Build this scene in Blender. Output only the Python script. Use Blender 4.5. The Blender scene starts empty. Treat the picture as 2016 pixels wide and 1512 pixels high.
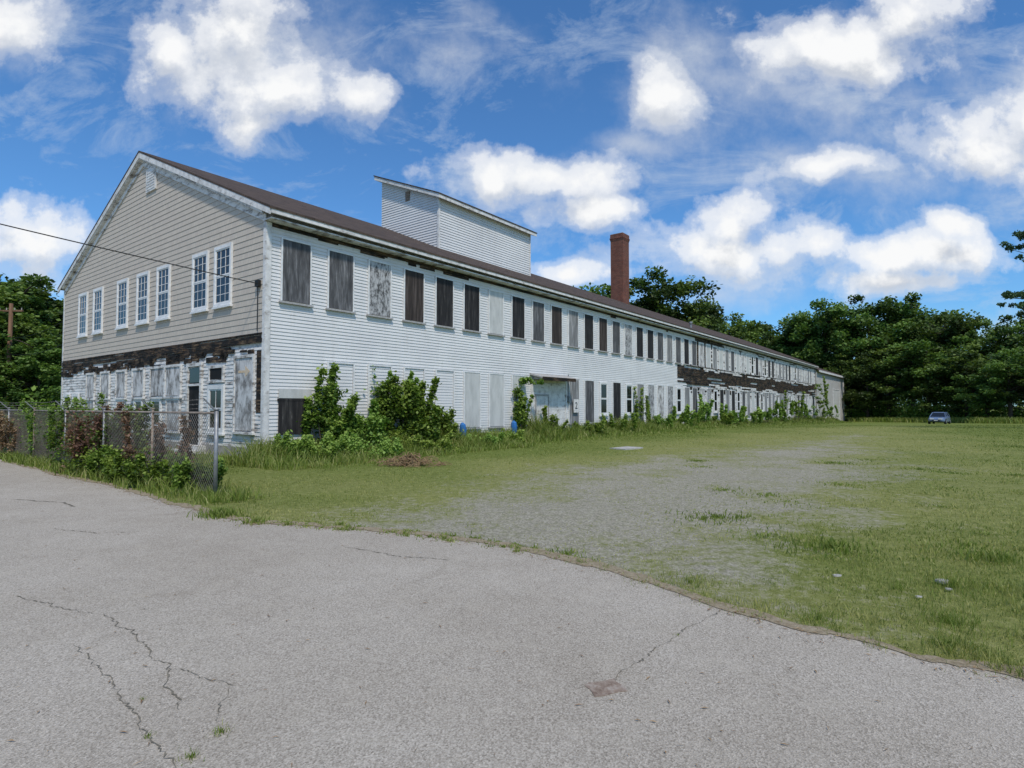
import bpy, math, random
import numpy as np
from mathutils import Vector, Matrix
random.seed(7); rng=np.random.default_rng(7)
scene=bpy.context.scene
COL=scene.collection
# ------------------------------------------------------------ helpers
def link(o,parent=None):
    COL.objects.link(o)
    if parent: o.parent=parent
    return o
def empty(name,loc=(0,0,0),rz=0,parent=None):
    o=bpy.data.objects.new(name,None); o.location=loc; o.rotation_euler=(0,0,rz); o.empty_display_size=.2
    return link(o,parent)
def tag(o,label,cat,group=None,kind=None):
    o["label"]=label; o["category"]=cat
    if group: o["group"]=group
    if kind: o["kind"]=kind
class MB:
    def __init__(s): s.v=[]; s.f=[]
    def box(s,x0,x1,y0,y1,z0,z1):
        b=len(s.v)
        s.v+=[(x0,y0,z0),(x1,y0,z0),(x1,y1,z0),(x0,y1,z0),(x0,y0,z1),(x1,y0,z1),(x1,y1,z1),(x0,y1,z1)]
        s.f+=[tuple(b+i for i in q) for q in ((0,3,2,1),(4,5,6,7),(0,1,5,4),(1,2,6,5),(2,3,7,6),(3,0,4,7))]
    def poly(s,pts):
        b=len(s.v); s.v+=[tuple(p) for p in pts]; s.f.append(tuple(range(b,b+len(pts))))
    def prism(s,pts,d):
        b=len(s.v);n=len(pts)
        s.v+=[tuple(p) for p in pts]+[tuple(Vector(p)+Vector(d)) for p in pts]
        s.f.append(tuple(range(b,b+n))[::-1]); s.f.append(tuple(range(b+n,b+2*n)))
        for i in range(n):
            j=(i+1)%n; s.f.append((b+i,b+j,b+n+j,b+n+i))
    def tube(s,pts,radii,n=7,cap=True):
        pts=[Vector(p) for p in pts]; rings=[]
        for i,p in enumerate(pts):
            d=(pts[min(i+1,len(pts)-1)]-pts[max(i-1,0)]).normalized()
            up=Vector((0,0,1)) if abs(d.z)<.9 else Vector((1,0,0))
            a=d.cross(up).normalized(); c=d.cross(a)
            r=radii[i] if hasattr(radii,'__len__') else radii
            b=len(s.v)
            for k in range(n):
                t=2*math.pi*k/n; s.v.append(tuple(p+a*math.cos(t)*r+c*math.sin(t)*r))
            rings.append(b)
        for i in range(len(rings)-1):
            for k in range(n):
                k2=(k+1)%n; s.f.append((rings[i]+k,rings[i]+k2,rings[i+1]+k2,rings[i+1]+k))
        if cap:
            s.f.append(tuple(rings[0]+k for k in range(n))[::-1]); s.f.append(tuple(rings[-1]+k for k in range(n)))
    def mesh(s,name,mat,smooth=False):
        me=bpy.data.meshes.new(name); me.from_pydata(s.v,[],s.f); me.materials.append(mat)
        if smooth: me.polygons.foreach_set("use_smooth",[True]*len(me.polygons))
        me.update(); return me
    def obj(s,name,mat,parent=None,loc=(0,0,0),smooth=False):
        o=bpy.data.objects.new(name,s.mesh(name,mat,smooth)); o.location=loc
        return link(o,parent)
def np_mesh(name,V,F,mat,tone=None):
    V=np.asarray(V,dtype=np.float32); F=np.asarray(F,dtype=np.int32); n,k=F.shape
    me=bpy.data.meshes.new(name)
    me.vertices.add(len(V)); me.vertices.foreach_set("co",V.ravel())
    me.loops.add(n*k); me.loops.foreach_set("vertex_index",F.ravel())
    me.polygons.add(n); me.polygons.foreach_set("loop_start",np.arange(n,dtype=np.int32)*k)
    me.materials.append(mat)
    if tone is not None:
        a=me.attributes.new("tone",'FLOAT','POINT'); a.data.foreach_set("value",np.asarray(tone,dtype=np.float32))
    me.update(calc_edges=True); me.validate(); return me
def vnoise(x,y,seed=0):
    xi=np.floor(x).astype(np.int64); yi=np.floor(y).astype(np.int64); fx=x-xi; fy=y-yi
    fx=fx*fx*(3-2*fx); fy=fy*fy*(3-2*fy)
    def h(a,b):
        n=(a*374761393+b*668265263+seed*974634777)&0xffffffff
        n=((n^(n>>13))*1274126177)&0xffffffff
        return ((n^(n>>16))&0xffff)/65535.0
    return (h(xi,yi)*(1-fx)+h(xi+1,yi)*fx)*(1-fy)+(h(xi,yi+1)*(1-fx)+h(xi+1,yi+1)*fx)*fy
def fbm(x,y,seed=0,o=4):
    t=0;a=.5;s=0
    for i in range(o):
        t=t+a*vnoise(x*2**i,y*2**i,seed+i); s+=a; a*=.5
    return t/s
# ------------------------------------------------------------ materials
def newmat(name):
    m=bpy.data.materials.new(name); m.use_nodes=True; nt=m.node_tree; nt.nodes.clear()
    out=nt.nodes.new("ShaderNodeOutputMaterial"); p=nt.nodes.new("ShaderNodeBsdfPrincipled")
    nt.links.new(p.outputs[0],out.inputs[0]); p.inputs["Roughness"].default_value=.8
    p.inputs["Specular IOR Level"].default_value=.25
    return m,nt,p,out
class NT:
    def __init__(s,nt): s.nt=nt
    def n(s,t,**k):
        nd=s.nt.nodes.new("ShaderNode"+t)
        for a,b in k.items(): setattr(nd,a,b)
        return nd
    def l(s,a,b): s.nt.links.new(a,b)
    def coord(s,kind="Object",scale=(1,1,1),rnd=False):
        tc=s.n("TexCoord"); mp=s.n("Mapping"); mp.inputs["Scale"].default_value=scale
        s.l(tc.outputs[kind],mp.inputs[0])
        if rnd:
            oi=s.n("ObjectInfo"); mu=s.n("Math",operation="MULTIPLY"); mu.inputs[1].default_value=37.
            s.l(oi.outputs["Random"],mu.inputs[0]); cb=s.n("CombineXYZ"); s.l(mu.outputs[0],cb.inputs[0]); s.l(mu.outputs[0],cb.inputs[2])
            s.l(cb.outputs[0],mp.inputs["Location"])
        return mp.outputs[0]
    def noise(s,vec,scale,detail=4,rough=.55,dist=0):
        t=s.n("TexNoise"); t.inputs["Scale"].default_value=scale; t.inputs["Detail"].default_value=detail
        t.inputs["Roughness"].default_value=rough; t.inputs["Distortion"].default_value=dist
        s.l(vec,t.inputs["Vector"]); return t.outputs[0]
    def ramp(s,fac,stops,interp="LINEAR"):
        r=s.n("ValToRGB"); r.color_ramp.interpolation=interp; e=r.color_ramp.elements
        while len(e)<len(stops): e.new(.5)
        for i,(p,c) in enumerate(stops):
            e[i].position=p; e[i].color=(c if len(c)==4 else (*c,1)) if hasattr(c,'__len__') else (c,c,c,1)
        s.l(fac,r.inputs[0]); return r.outputs[0]
    def mix(s,fac,a,b,mode="MIX"):
        m=s.n("MixRGB",blend_type=mode)
        for i,v in ((0,fac),(1,a),(2,b)):
            if isinstance(v,bpy.types.NodeSocket): s.l(v,m.inputs[i])
            elif i==0: m.inputs[0].default_value=v
            else: m.inputs[i].default_value=(*v,1)
        return m.outputs[0]
    def math(s,op,a,b=None,clamp=False):
        m=s.n("Math",operation=op,use_clamp=clamp)
        for i,v in ((0,a),(1,b)):
            if v is None: continue
            if isinstance(v,bpy.types.NodeSocket): s.l(v,m.inputs[i])
            else: m.inputs[i].default_value=v
        return m.outputs[0]
    def bump(s,h,p,strength=.5,dist=.01):
        b=s.n("Bump"); b.inputs["Strength"].default_value=strength; b.inputs["Distance"].default_value=dist
        s.l(h,b.inputs["Height"]); s.l(b.outputs[0],p.inputs["Normal"])
def mat_noise(name,stops,scale=(1,1,1),ns=3,detail=5,rough=.8,bump=.3,bd=.01,rnd=False,dirt=None,interp="LINEAR",spec=.25,rg=.6):
    m,nt,p,o=newmat(name); T=NT(nt); v=T.coord("Object",scale,rnd)
    n=T.noise(v,ns,detail,rg); c=T.ramp(n,stops,interp)
    if dirt:
        v2=T.coord("Object",dirt[2],rnd); d=T.noise(v2,dirt[1],5,.6); f=T.ramp(d,[(dirt[3],0),(dirt[4],1)])
        c=T.mix(f,c,dirt[0])
    T.l(c,p.inputs["Base Color"]); p.inputs["Roughness"].default_value=rough; p.inputs["Specular IOR Level"].default_value=spec
    if bump: T.bump(n,p,bump,bd)
    return m
M={}
m,nt,p,o=newmat("white_vinyl_siding"); T=NT(nt)
c=T.ramp(T.noise(T.coord("Object",(.4,.4,.7)),1.2,4),[(.3,(.63,.625,.62)),(.7,(.735,.73,.715))])
st=T.ramp(T.noise(T.coord("Object",(2.2,2.2,.25)),1.6,7,.7),[(.52,0),(.85,.55)]); c=T.mix(st,c,(.46,.45,.42))
tc=T.n("TexCoord"); sx=T.n("SeparateXYZ"); T.l(tc.outputs["Object"],sx.inputs[0])
bs=T.math("MULTIPLY",T.ramp(sx.outputs[2],[(.2,1),(1.0,0)]),T.noise(T.coord("Object"),2.5,6,.7)); c=T.mix(T.math("MULTIPLY",bs,.9),c,(.36,.37,.29))
T.l(c,p.inputs["Base Color"]); p.inputs["Roughness"].default_value=.5; M['vinyl']=m
M['trim']=mat_noise("white_painted_trim",[(.35,(.54,.53,.51)),(.6,(.73,.72,.70))],(1,1,1),4,6,.6,.1,dirt=((.26,.235,.21),3,(1,1,2),.55,.72))
M['peel']=mat_noise("peeling_white_paint",[(.37,(.20,.18,.16)),(.44,(.42,.40,.38)),(.50,(.66,.65,.63)),(.7,(.77,.76,.74))],(1,.7,2.5),2.6,9,.8,.3,.006,rnd=True,rg=.72)
M['peelpanel']=mat_noise("peeling_painted_panel",[(.40,(.17,.16,.15)),(.47,(.36,.35,.34)),(.54,(.58,.57,.56)),(.7,(.71,.70,.69))],(1.6,1.6,.7),2.2,9,.8,.3,.004,rnd=True,rg=.74)
M['plygrey']=mat_noise("grey_weathered_plywood",[(.3,(.04,.04,.042)),(.5,(.09,.09,.093)),(.62,(.17,.17,.175)),(.78,(.40,.40,.40))],(6,6,.7),1.6,8,.8,.2,.003,rnd=True,rg=.65)
M['plylight']=mat_noise("pale_weathered_plywood",[(.3,(.12,.12,.12)),(.5,(.22,.22,.22)),(.65,(.38,.38,.38))],(6,6,.7),1.6,8,.8,.2,.003,rnd=True,rg=.65)
M['plydark']=mat_noise("dark_weathered_plywood",[(.35,(.013,.012,.012)),(.55,(.03,.028,.028)),(.66,(.07,.065,.06)),(.76,(.36,.36,.36))],(6,6,.6),1.5,8,.75,.2,.003,rnd=True,rg=.65)
M['plybrown']=mat_noise("brown_weathered_plywood",[(.35,(.025,.02,.018)),(.55,(.055,.043,.037)),(.7,(.11,.09,.08))],(7,7,.5),1.5,7,.75,.2,.003,rnd=True)
M['plymott']=mat_noise("mottled_peeling_plywood",[(.40,(.07,.07,.07)),(.47,(.22,.22,.22)),(.53,(.42,.42,.42)),(.7,(.52,.52,.52))],(3,3,1.4),3.2,10,.75,.3,.003,rnd=True,rg=.75)
M['panelwhite']=mat_noise("white_board_panel",[(.3,(.43,.435,.42)),(.6,(.59,.59,.57))],(2,2,.6),1.5,6,.6,.1,.003,rnd=True,dirt=((.30,.30,.28),2,(3,3,.6),.60,.8))
M['frame']=mat_noise("window_frame_paint",[(.3,(.60,.60,.59)),(.6,(.77,.77,.76))],(2,2,2),3,4,.5,0)
M['sill']=mat_noise("grey_window_sill",[(.3,(.28,.27,.26)),(.6,(.44,.43,.42))],(2,2,2),5,4,.7,.1)
M['concrete']=mat_noise("foundation_concrete",[(.3,(.22,.21,.19)),(.7,(.42,.40,.37))],(1,1,1),4,6,.9,.4)
M['metal']=mat_noise("galvanised_metal",[(.3,(.20,.205,.21)),(.7,(.36,.365,.37))],(1,1,1),8,4,.5,.05); 
M['metal'].node_tree.nodes["Principled BSDF"].inputs["Metallic"].default_value=.5
M['rust']=mat_noise("rusty_iron",[(.35,(.14,.095,.07)),(.5,(.26,.20,.155)),(.65,(.38,.33,.28))],(1,1,1),14,8,.9,.5,rg=.75)
M['wire']=mat_noise("weathered_wire",[(.3,(.16,.13,.11)),(.7,(.32,.29,.26))],(1,1,1),3,3,.6,0)
M['wood']=mat_noise("utility_pole_wood",[(.3,(.10,.055,.03)),(.7,(.22,.13,.08))],(6,6,.5),2,6,.9,.3)
M['black']=mat_noise("black_cable_rubber",[(.3,(.012,.012,.012)),(.7,(.03,.03,.03))],(1,1,1),5,2,.6,0)
M['bark']=mat_noise("tree_bark",[(.3,(.05,.04,.03)),(.7,(.14,.11,.09))],(3,3,.6),3,6,.95,.6,.03)
M['dead']=mat_noise("dry_dead_plant",[(.3,(.16,.09,.05)),(.7,(.38,.27,.15))],(1,1,1),6,4,.9,0)
M['bluepaint']=mat_noise("blue_plastic",[(.3,(.02,.10,.30)),(.7,(.04,.18,.46))],(1,1,1),6,4,.45,.1)
M['orange']=mat_noise("faded_orange_paint",[(.3,(.60,.42,.25)),(.7,(.64,.54,.42))],(1,1,1),9,5,.8,0)
M['ink']=mat_noise("black_sign_paint",[(.3,(.02,.02,.02)),(.7,(.05,.05,.05))],(1,1,1),9,3,.6,0)
M['crack']=mat_noise("dark_crack_soil",[(.3,(.11,.10,.075)),(.7,(.22,.195,.15))],(1,1,1),14,5,.95,0)
M['stone']=mat_noise("pale_stone",[(.3,(.30,.29,.27)),(.7,(.52,.50,.47))],(1,1,1),9,5,.9,.4)
M['lens']=mat_noise("headlight_lens",[(.3,(.6,.6,.6)),(.7,(.8,.8,.8))],(1,1,1),9,2,.1,0,spec=.6)
def charred():
    m,nt,p,o=newmat("charred_sheathing_boards"); T=NT(nt)
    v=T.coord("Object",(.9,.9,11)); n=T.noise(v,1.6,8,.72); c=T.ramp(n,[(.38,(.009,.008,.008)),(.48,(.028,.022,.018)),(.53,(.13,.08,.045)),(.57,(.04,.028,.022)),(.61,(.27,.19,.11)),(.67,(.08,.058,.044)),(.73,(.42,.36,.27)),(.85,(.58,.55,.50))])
    v2=T.coord("Object",(1,1,2)); n2=T.noise(v2,1.5,6,.65); c=T.mix(T.ramp(n2,[(.46,0),(.56,.94)]),c,(.012,.011,.010))
    T.l(c,p.inputs["Base Color"]); T.bump(n,p,.8,.03); return m
M['char']=charred()
def brick(name,c1,c2,mortar,scale,bw,rh,ms=.015,noisec=None,coordrot=None,rough=.85,nf=.6):
    m,nt,p,o=newmat(name); T=NT(nt); tc=T.n("TexCoord")
    sx=T.n("SeparateXYZ"); T.l(tc.outputs["Object"],sx.inputs[0]); cb=T.n("CombineXYZ")
    if coordrot=='y': T.l(sx.outputs[1],cb.inputs[0]); T.l(sx.outputs[2],cb.inputs[1])
    elif coordrot=='roof': T.l(sx.outputs[0],cb.inputs[0]); T.l(T.math("MULTIPLY",sx.outputs[1],1.09),cb.inputs[1])
    else: T.l(T.math("ADD",sx.outputs[0],sx.outputs[1]),cb.inputs[0]); T.l(sx.outputs[2],cb.inputs[1])
    b=T.n("TexBrick"); T.l(cb.outputs[0],b.inputs[0]); b.inputs["Scale"].default_value=scale
    b.inputs["Color1"].default_value=(*c1,1); b.inputs["Color2"].default_value=(*c2,1); b.inputs["Mortar"].default_value=(*mortar,1)
    b.inputs["Mortar Size"].default_value=ms; b.inputs["Brick Width"].default_value=bw; b.inputs["Row Height"].default_value=rh
    n=T.noise(T.coord("Object"),2.2,7,.7); f=T.ramp(n,[(.4,0),(.75,1)])
    c=T.mix(T.math("MULTIPLY",f,nf),b.outputs[0],noisec or tuple(x*.6 for x in c1)); T.l(c,p.inputs["Base Color"])
    p.inputs["Roughness"].default_value=rough; T.bump(b.outputs["Fac"],p,-.3,.01); return m
M['shake']=brick("beige_shingle_siding",(.56,.50,.42),(.51,.45,.385),(.39,.35,.30),1,.16,.19,.005,(.46,.41,.35),'y')
M['roof']=brick("brown_asphalt_shingles",(.085,.060,.048),(.05,.038,.032),(.025,.02,.018),1,.32,.14,.012,(.14,.10,.075),'roof',.95)
M['brick']=brick("red_chimney_brick",(.25,.075,.045),(.12,.035,.025),(.19,.13,.10),1,.24,.085,.014,(.08,.03,.024),None,.9,.7)
M['ext']=mat_noise("grey_metal_siding",[(.3,(.42,.41,.39)),(.7,(.52,.51,.48))],(.5,.5,.5),2,4,.6,0)
m,nt,p,o=newmat("dark_window_glass"); p.inputs["Base Color"].default_value=(.012,.014,.016,1); p.inputs["Roughness"].default_value=.08; p.inputs["Specular IOR Level"].default_value=.5
T=NT(nt); T.bump(T.noise(T.coord("Object",rnd=True),1.5,2),p,.1,.02); M['glass']=m
m,nt,p,o=newmat("dark_interior"); T=NT(nt); T.l(T.ramp(T.noise(T.coord("Object"),3),[(.3,.006),(.7,.02)]),p.inputs["Base Color"]); M['dark']=m
def leafmat(name,c0,c1,c2,trans=.3,posn=.6):
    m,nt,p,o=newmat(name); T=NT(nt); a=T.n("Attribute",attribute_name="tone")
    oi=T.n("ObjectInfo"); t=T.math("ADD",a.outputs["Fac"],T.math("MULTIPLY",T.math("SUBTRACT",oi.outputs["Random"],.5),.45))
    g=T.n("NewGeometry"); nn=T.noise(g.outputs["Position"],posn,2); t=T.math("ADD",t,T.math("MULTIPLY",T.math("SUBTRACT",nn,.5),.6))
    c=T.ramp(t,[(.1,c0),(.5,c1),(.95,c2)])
    hs=T.n("HueSaturation"); T.l(c,hs.inputs["Color"]); T.l(T.math("ADD",T.math("MULTIPLY",oi.outputs["Random"],.04),.475),hs.inputs["Hue"]); c=hs.outputs[0]
    T.l(c,p.inputs["Base Color"]); p.inputs["Roughness"].default_value=.55; p.inputs["Specular IOR Level"].default_value=.25
    tr=T.n("BsdfTranslucent"); T.l(T.mix(1.,c,(1.2,1.25,.6),"MULTIPLY"),tr.inputs[0]); ms=T.n("MixShader"); ms.inputs[0].default_value=trans
    T.l(p.outputs[0],ms.inputs[1]); T.l(tr.outputs[0],ms.inputs[2]); T.l(ms.outputs[0],o.inputs[0]); return m
M['leaf']=leafmat("tree_leaves",(.028,.055,.014),(.085,.15,.032),(.18,.27,.06))
M['leafbush']=leafmat("bush_leaves",(.045,.09,.015),(.125,.225,.03),(.27,.38,.08),.3,2.)
M['pine']=leafmat("pine_needles",(.025,.05,.03),(.055,.10,.05),(.10,.16,.07),.15)
M['grassblade']=leafmat("lawn_grass_blades",(.11,.14,.03),(.20,.245,.055),(.38,.37,.14),.35,.5)
M['weedblade']=leafmat("weed_blades",(.09,.14,.025),(.19,.27,.05),(.42,.41,.18),.35,.8)
M['redleaf']=leafmat("dying_vine_leaves",(.11,.07,.04),(.20,.12,.075),(.30,.21,.13),.25,2)
# ------------------------------------------------------------ ground
BX=np.array([-120,-60,-30,-15.36,-11.2,-7.35,-4.63,-3.53,-2.01,-.05,.93,1.61,2.15,2.6,3.05,6,12,60]); 
BY=np.array([92,49,28,17.35,14.0,11.04,8.75,8.0,7.5,6.6,5.6,4.75,4.2,3.68,3.42,2.4,.5,-20])
def edgeY(x):
    x=np.asarray(x,float)
    return np.interp(x,BX,BY)+(fbm(x*1.6,x*0+3,5,5)-.5)*.34+(fbm(x*9,x*0,9,4)-.5)*.13
def gz(y): return -np.clip((np.asarray(y,float)-42)*.02,0,1.25)
Cx,Cy=-7.45,17.4; Lx,Ly=.608,.794
def local(x,y):
    dx=x-Cx; dy=y-Cy; return dx*Lx+dy*Ly, -dx*Ly+dy*Lx
def W(s,t): return (Cx+s*Lx-t*Ly, Cy+s*Ly+t*Lx)
def gravel(x,y):
    a=(x-.3)*Lx+(y-7.5)*Ly; pd=(x-.3)*Ly-(y-7.5)*Lx
    w=2.6+np.clip(a,0,12)*.14
    g=1.25-np.abs(pd)/w*.8
    g=g-np.clip(a-6,0,40)*.035
    g=g+(fbm(x*.45,y*.45,11,5)-.5)*.8+(fbm(x*2.2,y*2.2,23,4)-.5)*.9
    return np.clip(g,0,1)
def yellow(x,y):
    a=(x-.3)*Lx+(y-7.5)*Ly; pd=(x-.3)*Ly-(y-7.5)*Lx
    return np.clip(1.5-np.abs(pd)/6.0-np.clip(a-26,0,60)*.03+(fbm(x*.3,y*.3,31,4)-.5)*1.8,0,1)
def axis(lo,dense0,dense1,hi,step):
    d=list(np.arange(dense0,dense1,step)); s=step; v=d[-1]
    while v<hi: s*=1.25; v+=s; d.append(v)
    s=step; v=d[0]; pre=[]
    while v>lo: s*=1.25; v-=s; pre.append(v)
    return np.array(pre[::-1]+d)
gx=axis(-2500,-14,26,2500,.14); gy=axis(-300,2,38,3000,.14)
X,Y=np.meshgrid(gx,gy); 
V=np.stack([X,Y,gz(Y)+(fbm(X*.8,Y*.8,3,2)-.5)*.05*(Y<60)*(Y>edgeY(X)+.3)-.03*(Y<edgeY(X))],-1).reshape(-1,3)
nx,ny=len(gx),len(gy); i=np.arange(nx-1)[None,:]+np.arange(ny-1)[:,None]*nx; i=i.ravel()
F=np.stack([i,i+1,i+1+nx,i+nx],-1)
m,nt,p,o=newmat("lawn_and_gravel"); T=NT(nt); at=T.n("Attribute",attribute_name="tone"); ay=T.n("Attribute",attribute_name="yellow")
v=T.coord("Object"); n1=T.noise(v,.35,5,.6); n2=T.noise(v,7,8,.74); n3=T.noise(v,60,3,.6)
vo=T.n("TexVoronoi"); vo.inputs["Scale"].default_value=42; T.l(v,vo.inputs["Vector"])
grass=T.ramp(n2,[(.3,(.08,.105,.022)),(.5,(.155,.19,.042)),(.62,(.22,.245,.07)),(.75,(.33,.30,.14))])
grass=T.mix(T.ramp(n1,[(.35,0),(.7,.4)]),grass,(.12,.17,.035))
ycol=T.ramp(n2,[(.3,(.16,.175,.05)),(.55,(.28,.28,.10)),(.75,(.40,.36,.20))])
grass=T.mix(T.math("MULTIPLY",ay.outputs["Fac"],.8),grass,ycol)
grav=T.mix(.65,T.ramp(n3,[(.3,(.15,.135,.105)),(.5,(.34,.31,.255)),(.7,(.57,.52,.44))]),T.ramp(vo.outputs["Color"],[(.2,(.19,.175,.14)),(.8,(.50,.46,.385))]))
f=T.math("ADD",at.outputs["Fac"],T.math("MULTIPLY",T.math("SUBTRACT",n2,.5),2.4)); f=T.ramp(f,[(.35,0),(1.05,.88)])
c=T.mix(f,grass,grav); T.l(c,p.inputs["Base Color"]); p.inputs["Roughness"].default_value=.95; p.inputs["Specular IOR Level"].default_value=.1
T.bump(T.math("ADD",n3,n2),p,.8,.03); M['ground']=m
me=np_mesh("ground",V,F,m,gravel(X,Y).ravel())
a=me.attributes.new("yellow",'FLOAT','POINT'); a.data.foreach_set("value",yellow(X,Y).ravel().astype(np.float32))
g=link(bpy.data.objects.new("ground",me)); tag(g,"grassy lot with worn gravel track beside the mill","ground",kind="structure")
# asphalt
m,nt,p,o=newmat("old_asphalt"); T=NT(nt); v=T.coord("Object")
vo=T.n("TexVoronoi"); vo.inputs["Scale"].default_value=115; T.l(v,vo.inputs["Vector"])
n3=T.noise(v,80,7,.85); n1=T.noise(v,.4,7,.68); n2=T.noise(v,4,6,.65)
c=T.ramp(vo.outputs["Color"],[(.1,(.17,.147,.115)),(.5,(.415,.372,.31)),(.9,(.68,.62,.53))])
c=T.mix(.5,c,T.ramp(n3,[(.38,(.15,.13,.10)),(.5,(.415,.372,.31)),(.62,(.74,.675,.575))]))
c=T.mix(T.ramp(n1,[(.38,0),(.62,.65)]),c,T.mix(1.,c,(.76,.74,.71),"MULTIPLY"))
c=T.mix(T.ramp(n2,[(.5,0),(.72,.35)]),c,(.48,.43,.35))
n4=T.noise(v,1.7,4,.6,1.5); c=T.mix(T.ramp(n4,[(.60,0),(.68,.3)]),c,T.mix(1.,c,(.65,.63,.60),"MULTIPLY"))
T.l(c,p.inputs["Base Color"]); p.inputs["Roughness"].default_value=.95; p.inputs["Specular IOR Level"].default_value=.12; T.bump(T.math("ADD",n3,vo.outputs["Distance"]),p,.7,.006); M['asph']=m
xs=np.concatenate([np.linspace(-118,-16,120),np.arange(-16,6,.025),np.linspace(6,58,60)])
ey=edgeY(xs); n=len(xs)
V=np.concatenate([np.stack([xs,ey,np.full(n,.012)],-1),np.stack([xs,np.full(n,-40.),np.full(n,.012)],-1)]); i=np.arange(n-1); F=np.stack([i+n,i+n+1,i+1,i],-1)
V[:,2]+=gz(V[:,1])
r=link(bpy.data.objects.new("road",np_mesh("road",V,F,m))); tag(r,"old cracked light grey asphalt pavement","road",kind="structure")
m,nt,p,o=newmat("dirt_and_needles"); T=NT(nt); n=T.noise(T.coord("Object"),26,9,.75)
T.l(T.ramp(n,[(.3,(.17,.13,.08)),(.5,(.29,.235,.155)),(.7,(.43,.37,.26))]),p.inputs["Base Color"]); T.bump(n,p,.8,.02); M['dirt']=m
xs=np.arange(-15,5.5,.02); ey=edgeY(xs); n=len(xs)
q=fbm(xs*1.1,xs*0,41,4); wo=np.clip((q-.42)*.35,0,.07)+.02*fbm(xs*6,xs*0,44,3); wi=.05+.3*np.clip(fbm(xs*1.3,xs*0,47,4)-.3,0,1)+.08*fbm(xs*8,xs*0,49,3)
V=np.concatenate([np.stack([xs,ey-wo,np.full(n,.017)],-1),np.stack([xs,ey+wi,np.full(n,.019)],-1)])
i=np.arange(n-1);F=np.stack([i,i+1,i+1+n,i+n],-1)
r=link(bpy.data.objects.new("dirt_verge",np_mesh("dirt_verge",V,F,M['dirt']))); tag(r,"strip of brown dirt and needles on the asphalt edge","dirt",kind="structure")
def crack(pts,w,nm="road_crack"):
    P=[]
    for a,b in zip(pts[:-1],pts[1:]):
        L=math.dist(a,b);k=max(2,int(L/.022))
        for j in range(k):
            t=j/k;P.append((a[0]+(b[0]-a[0])*t,a[1]+(b[1]-a[1])*t))
    P.append(pts[-1]); b=MB(); n=len(P); px=py=0
    for j,(x,y) in enumerate(P):
        px=px*.85+random.uniform(-.015,.015); py=py*.85+random.uniform(-.015,.015)
        ww=w*random.uniform(.05,1.3)*(min(1,j/5,(n-1-j)/5)+.1)
        b.v+=[(x+px-ww*.6,y+py-ww*.5,.0165),(x+px+ww*.6,y+py+ww*.5,.0165)]
        if j: k=2*j; b.f.append((k-2,k-1,k+1,k))
    o=b.obj(nm,M['crack']); tag(o,"thin dark crack in the old asphalt","crack",kind="structure")
CR=[([(-4.2,4.95),(-3.6,4.65),(-3.15,4.5),(-2.75,4.62)],.006),([(-3.15,4.5),(-2.45,3.93),(-2.1,3.6),(-1.75,3.1)],.006),([(-2.93,3.95),(-2.45,3.5),(-2.0,3.12),(-1.75,2.85),(-1.45,2.6)],.005),([(1.75,4.72),(1.6,4.55),(1.17,4.1),(.9,3.78),(.60,3.4)],.011),([(-2.1,3.6),(-1.6,3.35),(-1.45,2.9)],.004),([(-1.9,6.6),(-1.2,6.2),(-.6,6.05)],.008),([(-8.5,9.9),(-7.4,9.6),(-6.9,9.2)],.02),([(-6.,7.6),(-5.2,7.3),(-4.6,7.4)],.008)]
for c_,w_ in CR: crack(c_,w_)
b=MB(); pts=[(-.11,-.07,0),(-.06,-.082,0),(.03,-.07,0),(.095,-.078,0),(.102,-.02,0),(.088,.04,0),(.095,.075,0),(.01,.068,0),(-.07,.08,0),(-.105,.06,0),(-.095,.0,0)]
b.prism(pts,(0,0,.0035)); b.prism([(-.07,-.05,.0035),(.06,-.052,.0035),(.065,.05,.0035),(-.06,.045,.0035)],(0,0,.0015))
o=b.obj("utility_cover",M['rust'],loc=(.53,3.33,.0125)); o.rotation_euler=(0,0,.35); tag(o,"small dull rusty utility cover sunk in asphalt","utility cover")
b=MB()
for k in range(1500):
    y=math.exp(random.uniform(math.log(2.4),math.log(13))); x=y*random.uniform(-.95,.95); e_=float(edgeY(x))
    if random.random()<.75: x=random.uniform(-11,3.4); y=float(edgeY(x))-abs(random.gauss(0,.14))
    elif y>e_: continue
    a=random.uniform(0,6.28); L=random.uniform(.006,.03); w_=random.uniform(.0015,.006)
    dx,dy=math.cos(a)*L,math.sin(a)*L; b.poly([(x-dx,y-dy,.019),(x+dy*w_/L,y-dx*w_/L,.022),(x+dx,y+dy,.0195),(x-dy*w_/L,y+dx*w_/L,.023)])
o=b.obj("leaf_litter",M['dead']); tag(o,"scattered dry twigs and leaf bits on asphalt","litter",kind="stuff")
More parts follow.
